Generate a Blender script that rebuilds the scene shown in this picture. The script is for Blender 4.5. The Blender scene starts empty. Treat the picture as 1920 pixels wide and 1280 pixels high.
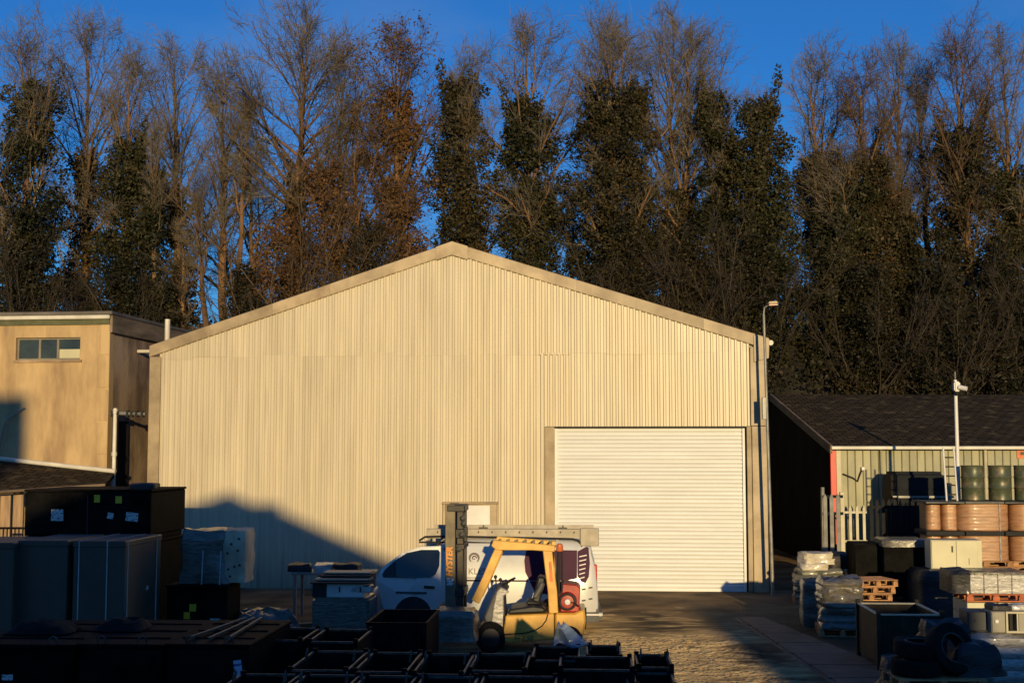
import bpy, bmesh, math, random
import numpy as np
from mathutils import Vector, Matrix, Euler, noise

scene = bpy.context.scene
COL = scene.collection
R = math.radians

# ---------------------------------------------------------------- camera, sky, sun, exposure
F, PITCH, CAMH = 2500.0, math.atan(205 / 2500), 3.57
cam_d = bpy.data.cameras.new("camera")
cam_d.sensor_width = 36.0
cam_d.lens = 36.0 * F / 1920.0
cam_d.clip_end = 2000
cam = bpy.data.objects.new("camera", cam_d)
COL.objects.link(cam)
cam.location = (0, 0, CAMH)
cam.rotation_euler = (math.pi / 2 + PITCH, 0, 0)
scene.camera = cam

SUN_AZ, SUN_EL = R(5.0), R(6.5)
TOSUN = Vector((math.sin(SUN_AZ) * math.cos(SUN_EL), -math.cos(SUN_AZ) * math.cos(SUN_EL), math.sin(SUN_EL)))
sun_d = bpy.data.lights.new("sun", 'SUN')
sun_d.energy = 3.95
sun_d.angle = R(0.55)
sun_d.color = (1.0, 0.75, 0.37)
sun = bpy.data.objects.new("sun", sun_d)
COL.objects.link(sun)
sun.rotation_euler = TOSUN.to_track_quat('Z', 'Y').to_euler()

world = bpy.data.worlds.new("World")
scene.world = world
world.use_nodes = True
wn, wl = world.node_tree.nodes, world.node_tree.links
wn.clear()
wo = wn.new('ShaderNodeOutputWorld')
bg = wn.new('ShaderNodeBackground')
bg.inputs['Strength'].default_value = 0.112
sky = wn.new('ShaderNodeTexSky')
sky.sky_type = 'NISHITA'
sky.sun_disc = False
sky.sun_elevation = SUN_EL
sky.sun_rotation = math.pi - SUN_AZ
sky.altitude = 100
sky.air_density = 1.0
sky.dust_density = 0.0
sky.ozone_density = 6.0
tint = wn.new('ShaderNodeMix')
tint.data_type = 'RGBA'
tint.blend_type = 'MULTIPLY'
tint.inputs[0].default_value = 1.0
wl.new(sky.outputs[0], tint.inputs[6])
tint.inputs[7].default_value = (0.95, 1.24, 1.42, 1)
# thin high cloud, the same all over the dome
tc = wn.new('ShaderNodeTexCoord')
mp = wn.new('ShaderNodeMapping')
mp.inputs['Scale'].default_value = (1.0, 1.0, 3.0)
nz = wn.new('ShaderNodeTexNoise')
nz.inputs['Scale'].default_value = 3.2
nz.inputs['Detail'].default_value = 6
rp = wn.new('ShaderNodeValToRGB')
rp.color_ramp.elements[0].position = 0.50
rp.color_ramp.elements[0].color = (0, 0, 0, 1)
rp.color_ramp.elements[1].position = 0.80
rp.color_ramp.elements[1].color = (0.22, 0.22, 0.22, 1)
cm = wn.new('ShaderNodeMix')
cm.data_type = 'RGBA'
cm.inputs[7].default_value = (2.6, 3.2, 4.2, 1)
wl.new(tc.outputs['Generated'], mp.inputs[0])
wl.new(mp.outputs[0], nz.inputs['Vector'])
wl.new(nz.outputs[0], rp.inputs[0])
wl.new(rp.outputs[0], cm.inputs[0])
wl.new(tint.outputs[2], cm.inputs[6])
wl.new(cm.outputs[2], bg.inputs['Color'])
wl.new(bg.outputs[0], wo.inputs['Surface'])

scene.view_settings.view_transform = 'Standard'
scene.view_settings.look = 'None'
scene.view_settings.exposure = 0.0
scene.view_settings.gamma = 1.0
scene.view_settings.use_curve_mapping = False


# ---------------------------------------------------------------- measuring helpers
def ray(px, py):
    dx, dy = (px - 960) / F, (640 - py) / F
    c, s = math.cos(PITCH), math.sin(PITCH)
    return Vector((dx, c - dy * s, s + dy * c))


def W(px, py, Y):
    d = ray(px, py)
    return Vector((0, 0, CAMH)) + d * (Y / d.y)


def G(px, py, z=0.0):
    d = ray(px, py)
    return Vector((0, 0, CAMH)) + d * ((z - CAMH) / d.z)


class Face:
    """A vertical plane with its own axes: u along it, z up; +y of the frame goes away from the camera."""
    def __init__(self, origin, ang):
        self.o, self.a = Vector((origin[0], origin[1], 0)), ang
        self.u = Vector((math.cos(ang), math.sin(ang), 0))
        self.n = Vector((-math.sin(ang), math.cos(ang), 0))

    def __call__(self, px, py, off=0.0):
        d = ray(px, py)
        c = Vector((0, 0, CAMH))
        t = ((self.o + self.n * off) - c).dot(self.n) / d.dot(self.n)
        p = c + d * t - self.o
        return p.dot(self.u), p.z


# ---------------------------------------------------------------- materials
def nt(name):
    m = bpy.data.materials.new(name)
    m.use_nodes = True
    return m, m.node_tree.nodes, m.node_tree.links, m.node_tree.nodes['Principled BSDF']


def mat(name, col, rough=0.6, metal=0.0, var=0.12, scale=3.0, bump=0.0, bscale=30.0, objvar=0.0, coat=0.0,
        stretch=(1, 1, 1), col2=None, thresh=(0.35, 0.7), spec=0.5, island=0.0):
    """Principled with two noises: worn / dirty colour variation and fine relief."""
    m, n, l, b = nt(name)
    b.inputs['Roughness'].default_value = rough
    b.inputs['Metallic'].default_value = metal
    b.inputs['Specular IOR Level'].default_value = spec
    if coat:
        b.inputs['Coat Weight'].default_value = coat
        b.inputs['Coat Roughness'].default_value = 0.15
    t = n.new('ShaderNodeTexCoord')
    mpg = n.new('ShaderNodeMapping')
    mpg.inputs['Scale'].default_value = stretch
    l.new(t.outputs['Object'], mpg.inputs[0])
    oi = n.new('ShaderNodeObjectInfo')
    add = n.new('ShaderNodeVectorMath')
    add.operation = 'ADD'
    mul = n.new('ShaderNodeVectorMath')
    mul.operation = 'SCALE'
    mul.inputs[0].default_value = (17, 31, 11)
    l.new(oi.outputs['Random'], mul.inputs[3])
    l.new(mpg.outputs[0], add.inputs[0])
    l.new(mul.outputs[0], add.inputs[1])
    nz = n.new('ShaderNodeTexNoise')
    nz.inputs['Scale'].default_value = scale
    nz.inputs['Detail'].default_value = 7
    nz.inputs['Roughness'].default_value = 0.62
    l.new(add.outputs[0], nz.inputs['Vector'])
    rp = n.new('ShaderNodeValToRGB')
    rp.color_ramp.elements[0].position = thresh[0]
    rp.color_ramp.elements[1].position = thresh[1]
    c2 = col2 if col2 else tuple(c * (1 - 2.2 * var) for c in col)
    rp.color_ramp.elements[0].color = (*[max(c, 0) for c in c2], 1)
    rp.color_ramp.elements[1].color = (*[min(c * (1 + var), 1) for c in col], 1)
    l.new(nz.outputs[0], rp.inputs[0])
    out = rp.outputs[0]
    if objvar or island:
        hs = n.new('ShaderNodeHueSaturation')
        mr = n.new('ShaderNodeMapRange')
        amt = island or objvar
        mr.inputs[3].default_value = 1 - amt
        mr.inputs[4].default_value = 1 + amt
        if island:
            ge = n.new('ShaderNodeNewGeometry')
            l.new(ge.outputs['Random Per Island'], mr.inputs[0])
        else:
            l.new(oi.outputs['Random'], mr.inputs[0])
        l.new(mr.outputs[0], hs.inputs['Value'])
        l.new(out, hs.inputs['Color'])
        out = hs.outputs[0]
    l.new(out, b.inputs['Base Color'])
    if bump:
        n2 = n.new('ShaderNodeTexNoise')
        n2.inputs['Scale'].default_value = bscale
        n2.inputs['Detail'].default_value = 5
        l.new(add.outputs[0], n2.inputs['Vector'])
        bp = n.new('ShaderNodeBump')
        bp.inputs['Strength'].default_value = bump
        bp.inputs['Distance'].default_value = 0.02
        l.new(n2.outputs[0], bp.inputs['Height'])
        l.new(bp.outputs[0], b.inputs['Normal'])
    return m


def grime(m, top=1.0, col=(0.24, 0.18, 0.11)):
    """rain splash and dirt along the foot of a wall, and faint runs above it"""
    n, l = m.node_tree.nodes, m.node_tree.links
    b = n['Principled BSDF']
    src = b.inputs['Base Color'].links[0].from_socket
    t = n.new('ShaderNodeTexCoord')
    sp = n.new('ShaderNodeSeparateXYZ')
    l.new(t.outputs['Object'], sp.inputs[0])
    mr = n.new('ShaderNodeMapRange')
    mr.inputs[1].default_value, mr.inputs[2].default_value = top, 0.0
    l.new(sp.outputs[2], mr.inputs[0])
    mg = n.new('ShaderNodeMapping')
    mg.inputs['Scale'].default_value = (5.0, 1.0, 0.35)
    l.new(t.outputs['Object'], mg.inputs[0])
    z = n.new('ShaderNodeTexNoise')
    z.inputs['Scale'].default_value = 1.3
    z.inputs['Detail'].default_value = 6
    l.new(mg.outputs[0], z.inputs['Vector'])
    rr = n.new('ShaderNodeMapRange')
    rr.inputs[1].default_value, rr.inputs[2].default_value = 0.52, 0.80
    rr.inputs[3].default_value, rr.inputs[4].default_value = 0.0, 0.30
    l.new(z.outputs[0], rr.inputs[0])
    mu = n.new('ShaderNodeMath')
    mu.operation = 'MULTIPLY'
    l.new(mr.outputs[0], mu.inputs[0])
    l.new(z.outputs[0], mu.inputs[1])
    ad = n.new('ShaderNodeMath')
    ad.operation = 'ADD'
    ad.use_clamp = True
    l.new(mu.outputs[0], ad.inputs[0])
    l.new(rr.outputs[0], ad.inputs[1])
    mx = n.new('ShaderNodeMix')
    mx.data_type = 'RGBA'
    l.new(ad.outputs[0], mx.inputs[0])
    l.new(src, mx.inputs[6])
    mx.inputs[7].default_value = (*col, 1)
    l.new(mx.outputs[2], b.inputs['Base Color'])


def leafmat(name, cols, rough=0.6, bigscale=0.35):
    """Leaves: every leaf its own shade out of a few, drifting in large patches."""
    m, n, l, b = nt(name)
    b.inputs['Roughness'].default_value = rough
    b.inputs['Specular IOR Level'].default_value = 0.25
    ge = n.new('ShaderNodeNewGeometry')
    t = n.new('ShaderNodeTexCoord')
    oi = n.new('ShaderNodeObjectInfo')
    nz = n.new('ShaderNodeTexNoise')
    nz.noise_dimensions = '4D'
    nz.inputs['Scale'].default_value = bigscale
    nz.inputs['Detail'].default_value = 3
    w = n.new('ShaderNodeMath')
    w.operation = 'MULTIPLY'
    w.inputs[1].default_value = 50
    l.new(oi.outputs['Random'], w.inputs[0])
    l.new(w.outputs[0], nz.inputs['W'])
    l.new(t.outputs['Object'], nz.inputs['Vector'])
    a = n.new('ShaderNodeMath')
    a.operation = 'MULTIPLY_ADD'
    a.inputs[1].default_value = 0.55
    l.new(ge.outputs['Random Per Island'], a.inputs[0])
    s = n.new('ShaderNodeMath')
    s.operation = 'MULTIPLY_ADD'
    s.inputs[1].default_value = 1.7
    s.inputs[2].default_value = -0.62
    l.new(nz.outputs[0], s.inputs[0])
    l.new(s.outputs[0], a.inputs[2])
    rp = n.new('ShaderNodeValToRGB')
    els = rp.color_ramp.elements
    while len(els) < len(cols):
        els.new(0.5)
    for i, c in enumerate(cols):
        els[i].position = i / (len(cols) - 1)
        els[i].color = (*c, 1)
    l.new(a.outputs[0], rp.inputs[0])
    l.new(rp.outputs[0], b.inputs['Base Color'])
    return m


def filmmat(name, col, rough=0.28, var=0.25, bump=0.6, coat=0.4):
    """Crumpled stretch film over a load."""
    m, n, l, b = nt(name)
    b.inputs['Roughness'].default_value = rough
    b.inputs['Coat Weight'].default_value = coat
    b.inputs['Coat Roughness'].default_value = 0.12
    t = n.new('ShaderNodeTexCoord')
    mpg = n.new('ShaderNodeMapping')
    mpg.inputs['Scale'].default_value = (2.0, 2.0, 7.0)
    l.new(t.outputs['Object'], mpg.inputs[0])
    nz = n.new('ShaderNodeTexNoise')
    nz.inputs['Scale'].default_value = 2.6
    nz.inputs['Detail'].default_value = 8
    nz.inputs['Distortion'].default_value = 1.2
    l.new(mpg.outputs[0], nz.inputs['Vector'])
    rp = n.new('ShaderNodeValToRGB')
    rp.color_ramp.elements[0].position = 0.3
    rp.color_ramp.elements[1].position = 0.7
    rp.color_ramp.elements[0].color = (*[c * (1 - 2 * var) for c in col], 1)
    rp.color_ramp.elements[1].color = (*[min(1, c * (1 + var)) for c in col], 1)
    l.new(nz.outputs[0], rp.inputs[0])
    l.new(rp.outputs[0], b.inputs['Base Color'])
    bp = n.new('ShaderNodeBump')
    bp.inputs['Strength'].default_value = bump
    bp.inputs['Distance'].default_value = 0.03
    l.new(nz.outputs[0], bp.inputs['Height'])
    l.new(bp.outputs[0], b.inputs['Normal'])
    return m


def papermat(name, col, ink=(0.02, 0.02, 0.02), scale=26.0, amount=0.45):
    """Printed label: short dark lines of unreadable print."""
    m, n, l, b = nt(name)
    b.inputs['Roughness'].default_value = 0.6
    t = n.new('ShaderNodeTexCoord')
    mpg = n.new('ShaderNodeMapping')
    mpg.inputs['Scale'].default_value = (scale * 0.35, 1, scale)
    l.new(t.outputs['Object'], mpg.inputs[0])
    nz = n.new('ShaderNodeTexNoise')
    nz.inputs['Scale'].default_value = 1.0
    nz.inputs['Detail'].default_value = 2
    l.new(mpg.outputs[0], nz.inputs['Vector'])
    rp = n.new('ShaderNodeValToRGB')
    rp.color_ramp.interpolation = 'CONSTANT'
    rp.color_ramp.elements[0].color = (*ink, 1)
    rp.color_ramp.elements[1].position = amount
    rp.color_ramp.elements[1].color = (*col, 1)
    l.new(nz.outputs[0], rp.inputs[0])
    l.new(rp.outputs[0], b.inputs['Base Color'])
    return m


M = {}
M['clad'] = mat('cream_cladding', (0.60, 0.515, 0.36), 0.42, 0.0, 0.06, 1.2, 0.05, 4, objvar=0.025, stretch=(3, 1, 0.25), spec=0.6)
M['flash'] = mat('flashing', (0.44, 0.34, 0.205), 0.5, 0.0, 0.14, 1.1, 0.06, 5, objvar=0.16, thresh=(0.34, 0.64), col2=(0.25, 0.18, 0.10))
M['slat'] = mat('shutter_white', (0.765, 0.765, 0.745), 0.36, 0.0, 0.04, 0.6, 0, objvar=0.03, stretch=(1, 1, 0.1), spec=0.6)
M['white'] = mat('white_paint', (0.78, 0.76, 0.72), 0.45, 0, 0.06, 2)
M['gutter'] = mat('white_gutter', (0.72, 0.68, 0.58), 0.45, 0, 0.10, 2)
M['dark'] = mat('dark_gap', (0.02, 0.019, 0.018), 0.8)
M['roof'] = mat('roof_sheet', (0.16, 0.14, 0.12), 0.7, 0, 0.2, 1.0)
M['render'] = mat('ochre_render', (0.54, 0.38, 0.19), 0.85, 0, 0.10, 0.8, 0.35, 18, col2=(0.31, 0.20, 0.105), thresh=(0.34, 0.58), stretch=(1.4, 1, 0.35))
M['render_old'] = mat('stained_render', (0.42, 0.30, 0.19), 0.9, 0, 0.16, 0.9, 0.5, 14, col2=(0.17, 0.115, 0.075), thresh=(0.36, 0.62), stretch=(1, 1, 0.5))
M['green_trim'] = mat('green_trim', (0.11, 0.115, 0.05), 0.6, 0, 0.15, 3)
M['fascia'] = mat('brown_fascia', (0.26, 0.19, 0.12), 0.75, 0, 0.25, 2.0, 0.2, 20, stretch=(0.4, 0.4, 2))
M['glass'] = mat('window_glass', (0.045, 0.055, 0.045), 0.12, 0, 0.25, 1.2, spec=0.6)
M['greyframe'] = mat('grey_window_frame', (0.25, 0.22, 0.16), 0.6)
M['wood'] = mat('pallet_wood', (0.52, 0.27, 0.115), 0.75, 0, 0.18, 4, 0.3, 40, objvar=0.2)
M['redwood'] = mat('red_stained_wood', (0.52, 0.15, 0.06), 0.75, 0, 0.18, 4, 0.3, 40, objvar=0.15)
M['plank'] = mat('weathered_plank', (0.36, 0.24, 0.14), 0.8, 0, 0.22, 2, 0.3, 40, objvar=0.2, stretch=(4, 4, 0.4))
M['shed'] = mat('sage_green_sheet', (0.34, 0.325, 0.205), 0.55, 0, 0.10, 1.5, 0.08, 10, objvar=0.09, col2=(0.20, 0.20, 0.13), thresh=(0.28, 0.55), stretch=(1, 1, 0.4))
M['gable'] = mat('gable_shade', (0.020, 0.019, 0.018), 0.85, 0, 0.2, 1.0, spec=0.1)  # near-black: the shade on the gable end is put into its colour
M['pale'] = mat('cream_steel', (0.56, 0.51, 0.36), 0.5, 0, 0.1, 3)
M['palegrey'] = mat('galvanised_grey', (0.30, 0.29, 0.26), 0.5, 0.3, 0.15, 4)
M['darkrail_shade'] = mat('dark_steel_and_shade', (0.016, 0.019, 0.023), 0.65, 0, 0.2, 3, spec=0.12)  # dark rails, and the shade on the pales and shed wall as colour
M['darkred'] = mat('bottle_red', (0.42, 0.03, 0.02), 0.45, 0, 0.2, 5)
M['red'] = mat('red_paint', (0.68, 0.035, 0.02), 0.42, 0, 0.1, 3)
M['black'] = mat('black_steel', (0.011, 0.011, 0.012), 0.6, 0, 0.35, 4, 0.12, 30, spec=0.04)
M['blackp'] = mat('black_panel', (0.010, 0.0095, 0.009), 0.65, 0, 0.35, 2, 0.1, 12, spec=0.03)
M['rim'] = mat('worn_steel_rim', (0.10, 0.09, 0.075), 0.5, 0.2, 0.3, 9, 0.1, 40)
M['rubber'] = mat('rubber', (0.012, 0.012, 0.012), 0.8, 0, 0.2, 8, 0.2, 40, spec=0.12)
M['yellow'] = mat('forklift_yellow', (0.82, 0.48, 0.085), 0.42, 0, 0.08, 2.5, 0.03, 20, coat=0.2, col2=(0.60, 0.31, 0.045))
M['vanwhite'] = mat('van_white', (0.62, 0.62, 0.60), 0.32, 0, 0.05, 1.5, coat=0.4, col2=(0.54, 0.53, 0.50), thresh=(0.3, 0.5))
M['purple'] = mat('purple_vinyl', (0.060, 0.011, 0.042), 0.5, 0, 0.12, 2, spec=0.15)
M['carglass'] = mat('van_glass', (0.010, 0.014, 0.014), 0.08, 0, 0.2, 2, spec=0.6)
M['rack'] = mat('rack_aluminium', (0.34, 0.30, 0.24), 0.5, 0.2, 0.12, 5)
M['plastic'] = mat('black_plastic', (0.02, 0.02, 0.02), 0.5, 0, 0.15, 5)
M['greyplastic'] = mat('grey_plastic', (0.09, 0.09, 0.095), 0.6, 0, 0.15, 5)
M['mast'] = mat('mast_steel', (0.17, 0.135, 0.085), 0.5, 0.2, 0.2, 3)
M['mastdark'] = mat('mast_dark', (0.045, 0.036, 0.028), 0.5, 0.2, 0.3, 6)
M['orange'] = mat('orange_lettering', (0.90, 0.33, 0.03), 0.5)
M['amber'] = mat('amber_lens', (0.75, 0.20, 0.06), 0.25, coat=0.4)
M['ink'] = mat('grey_lettering', (0.14, 0.11, 0.12), 0.5)
M['darkink'] = mat('dark_lettering', (0.05, 0.04, 0.02), 0.5)
M['brownbox'] = mat('brown_wrapped_board', (0.46, 0.245, 0.125), 0.45, 0, 0.16, 2.5, 0.15, 14, coat=0.12, stretch=(1, 1, 6), objvar=0.08)
M['lid'] = mat('dark_cover_board', (0.10, 0.095, 0.08), 0.55, 0, 0.3, 3)
M['drumgreen'] = mat('green_drum', (0.060, 0.072, 0.040), 0.38, 0.1, 0.3, 4, 0.1, 20, col2=(0.20, 0.15, 0.09), thresh=(0.36, 0.52))
M['cabinet'] = mat('cream_cabinet', (0.60, 0.56, 0.36), 0.45, 0, 0.06, 2)
M['cabgrey'] = mat('grey_cabinet', (0.30, 0.28, 0.22), 0.5, 0, 0.1, 3)
M['cabnavy'] = mat('slate_cabinet', (0.035, 0.042, 0.05), 0.5, 0, 0.15, 3)
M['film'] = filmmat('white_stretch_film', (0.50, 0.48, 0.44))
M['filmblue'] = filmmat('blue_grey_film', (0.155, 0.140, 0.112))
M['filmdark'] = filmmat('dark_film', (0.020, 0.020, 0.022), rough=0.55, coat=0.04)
M['greywrap'] = mat('grey_board_wrap', (0.085, 0.066, 0.048), 0.5, 0, 0.12, 1.2, 0.12, 6, coat=0.1)
M['strap'] = mat('pale_strap', (0.50, 0.50, 0.48), 0.5)
M['perf'] = mat('cream_foam', (0.60, 0.47, 0.31), 0.6, 0, 0.15, 3, 0.3, 14)
M['sack'] = filmmat('white_sack', (0.62, 0.56, 0.44), 0.4, 0.15, 0.5)
M['sackgreen'] = filmmat('green_film', (0.15, 0.15, 0.115), 0.4, 0.3, 0.5, coat=0.15)
M['bluefilm'] = filmmat('blue_sheet', (0.20, 0.27, 0.40), 0.4, 0.15, 0.4)
M['ylabel'] = papermat('yellow_label', (0.80, 0.50, 0.02), (0.25, 0.2, 0.02), 30, 0.36)
M['wlabel'] = papermat('white_label', (0.62, 0.62, 0.62), (0.10, 0.10, 0.10), 40, 0.44)
M['blabel'] = papermat('blue_label', (0.50, 0.52, 0.68), (0.10, 0.10, 0.30), 16, 0.44)
M['slab'] = mat('paving_slab', (0.135, 0.105, 0.075), 0.85, 0, 0.2, 2, 0.3, 30, objvar=0.12)
M['bricks'] = mat('dull_brick', (0.16, 0.10, 0.075), 0.9, 0, 0.2, 3)
M['bark'] = mat('bark', (0.20, 0.108, 0.050), 0.9, 0, 0.25, 1.5, 0.8, 12, stretch=(1, 1, 0.3), objvar=0.3)
M['twig'] = mat('twigs', (0.19, 0.155, 0.105), 0.8, 0, 0.2, 0.5, island=0.4)
M['twigbrown'] = mat('brown_twigs', (0.13, 0.082, 0.042), 0.8, 0, 0.2, 0.5, island=0.4)
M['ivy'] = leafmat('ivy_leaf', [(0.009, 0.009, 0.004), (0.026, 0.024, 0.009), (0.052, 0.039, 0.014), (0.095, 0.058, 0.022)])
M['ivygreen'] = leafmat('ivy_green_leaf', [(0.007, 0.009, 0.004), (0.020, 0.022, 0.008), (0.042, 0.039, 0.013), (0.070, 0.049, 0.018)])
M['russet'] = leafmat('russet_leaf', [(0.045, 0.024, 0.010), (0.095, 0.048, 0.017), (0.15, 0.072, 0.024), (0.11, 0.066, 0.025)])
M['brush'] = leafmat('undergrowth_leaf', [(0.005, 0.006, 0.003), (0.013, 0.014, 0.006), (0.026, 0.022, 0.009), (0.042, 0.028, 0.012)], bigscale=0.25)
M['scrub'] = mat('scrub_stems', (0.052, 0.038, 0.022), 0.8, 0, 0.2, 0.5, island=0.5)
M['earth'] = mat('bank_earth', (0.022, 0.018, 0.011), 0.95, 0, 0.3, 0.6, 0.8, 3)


def tilemat():
    m, n, l, b = nt('roof_tiles')
    b.inputs['Roughness'].default_value = 0.9
    b.inputs['Specular IOR Level'].default_value = 0.05
    t = n.new('ShaderNodeTexCoord')
    br = n.new('ShaderNodeTexBrick')
    br.inputs['Scale'].default_value = 1.0
    br.inputs['Brick Width'].default_value = 0.34
    br.inputs['Row Height'].default_value = 0.30
    br.inputs['Mortar Size'].default_value = 0.018
    br.inputs['Color1'].default_value = (0.080, 0.058, 0.034, 1)
    br.inputs['Color2'].default_value = (0.042, 0.031, 0.019, 1)
    br.inputs['Mortar'].default_value = (0.010, 0.009, 0.008, 1)
    l.new(t.outputs['Object'], br.inputs['Vector'])
    nz = n.new('ShaderNodeTexNoise')
    nz.inputs['Scale'].default_value = 2.2
    nz.inputs['Detail'].default_value = 9
    l.new(t.outputs['Object'], nz.inputs['Vector'])
    rp = n.new('ShaderNodeValToRGB')
    rp.color_ramp.elements[0].position = 0.56
    rp.color_ramp.elements[0].color = (0, 0, 0, 1)
    rp.color_ramp.elements[1].position = 0.74
    rp.color_ramp.elements[1].color = (0.8, 0.8, 0.8, 1)
    l.new(nz.outputs[0], rp.inputs[0])
    mx = n.new('ShaderNodeMix')
    mx.data_type = 'RGBA'
    l.new(rp.outputs[0], mx.inputs[0])
    l.new(br.outputs[0], mx.inputs[6])
    mx.inputs[7].default_value = (0.20, 0.155, 0.08, 1)
    l.new(mx.outputs[2], b.inputs['Base Color'])
    bp = n.new('ShaderNodeBump')
    bp.inputs['Strength'].default_value = 0.9
    bp.inputs['Distance'].default_value = 0.03
    l.new(br.outputs['Fac'], bp.inputs['Height'])
    bp.invert = True
    l.new(bp.outputs[0], b.inputs['Normal'])
    return m


M['tiles'] = tilemat()
grime(M['clad'])
grime(M['shed'], 1.4, (0.12, 0.10, 0.06))


def yardmat():
    """Worn tarmac with dust and sand tracked over the middle of the yard."""
    m, n, l, b = nt('yard_surface')
    b.inputs['Roughness'].default_value = 0.9
    b.inputs['Diffuse Roughness'].default_value = 1.0
    b.inputs['Specular IOR Level'].default_value = 0.2
    t = n.new('ShaderNodeTexCoord')
    sx = n.new('ShaderNodeSeparateXYZ')
    l.new(t.outputs['Object'], sx.inputs[0])

    def noise_(scale, stretch, detail=6, dist=0.0):
        mp_ = n.new('ShaderNodeMapping')
        mp_.inputs['Scale'].default_value = stretch
        l.new(t.outputs['Object'], mp_.inputs[0])
        z = n.new('ShaderNodeTexNoise')
        z.inputs['Scale'].default_value = scale
        z.inputs['Detail'].default_value = detail
        z.inputs['Distortion'].default_value = dist
        l.new(mp_.outputs[0], z.inputs['Vector'])
        return z.outputs[0]

    def math_(op, a, c, c2=None):
        q = n.new('ShaderNodeMath')
        q.operation = op
        for i, v in enumerate((a, c, c2)):
            if v is None:
                continue
            if isinstance(v, (int, float)):
                q.inputs[i].default_value = v
            else:
                l.new(v, q.inputs[i])
        return q.outputs[0]

    big = noise_(0.55, (1, 1, 1), 5, 0.6)
    track = noise_(0.9, (0.75, 1.7, 1), 9, 1.6)
    grit = noise_(26, (1, 1, 1), 6)
    # sand: strongest about (3, 24), fading outwards
    dx = math_('MULTIPLY', math_('SUBTRACT', sx.outputs[0], 2.1), 0.40)
    dy = math_('MULTIPLY', math_('SUBTRACT', sx.outputs[1], 23.2), 0.16)
    d = math_('SQRT', math_('ADD', math_('MULTIPLY', dx, dx), math_('MULTIPLY', dy, dy)), 0)
    f = math_('SUBTRACT', 1.25, d)
    f = math_('ADD', f, math_('MULTIPLY', math_('SUBTRACT', big, 0.5), 1.6))
    f = math_('ADD', f, math_('MULTIPLY', math_('SUBTRACT', track, 0.5), 1.7))
    rp = n.new('ShaderNodeValToRGB')
    rp.color_ramp.elements[0].position = 0.12
    rp.color_ramp.elements[0].color = (0, 0, 0, 1)
    rp.color_ramp.elements[1].position = 0.75
    rp.color_ramp.elements[1].color = (1, 1, 1, 1)
    l.new(f, rp.inputs[0])
    tar = n.new('ShaderNodeValToRGB')
    tar.color_ramp.elements[0].position = 0.35
    tar.color_ramp.elements[0].color = (0.050, 0.036, 0.021, 1)
    tar.color_ramp.elements[1].position = 0.68
    tar.color_ramp.elements[1].color = (0.27, 0.175, 0.085, 1)
    l.new(big, tar.inputs[0])
    snd = n.new('ShaderNodeValToRGB')
    snd.color_ramp.elements[0].position = 0.3
    snd.color_ramp.elements[0].color = (0.38, 0.265, 0.125, 1)
    snd.color_ramp.elements[1].position = 0.7
    snd.color_ramp.elements[1].color = (0.74, 0.53, 0.25, 1)
    l.new(track, snd.inputs[0])
    mx = n.new('ShaderNodeMix')
    mx.data_type = 'RGBA'
    l.new(rp.outputs[0], mx.inputs[0])
    l.new(tar.outputs[0], mx.inputs[6])
    l.new(snd.outputs[0], mx.inputs[7])
    l.new(mx.outputs[2], b.inputs['Base Color'])
    h = math_('ADD', math_('MULTIPLY', track, 1.0), math_('MULTIPLY', grit, 0.45))
    bp = n.new('ShaderNodeBump')
    bp.inputs['Strength'].default_value = 0.9
    bp.inputs['Distance'].default_value = 0.10
    l.new(h, bp.inputs['Height'])
    l.new(bp.outputs[0], b.inputs['Normal'])
    return m


M['yard'] = yardmat()


# ---------------------------------------------------------------- mesh helpers
def rotm(rz=0, rx=0, ry=0):
    return Euler((rx, ry, rz)).to_matrix()


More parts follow.
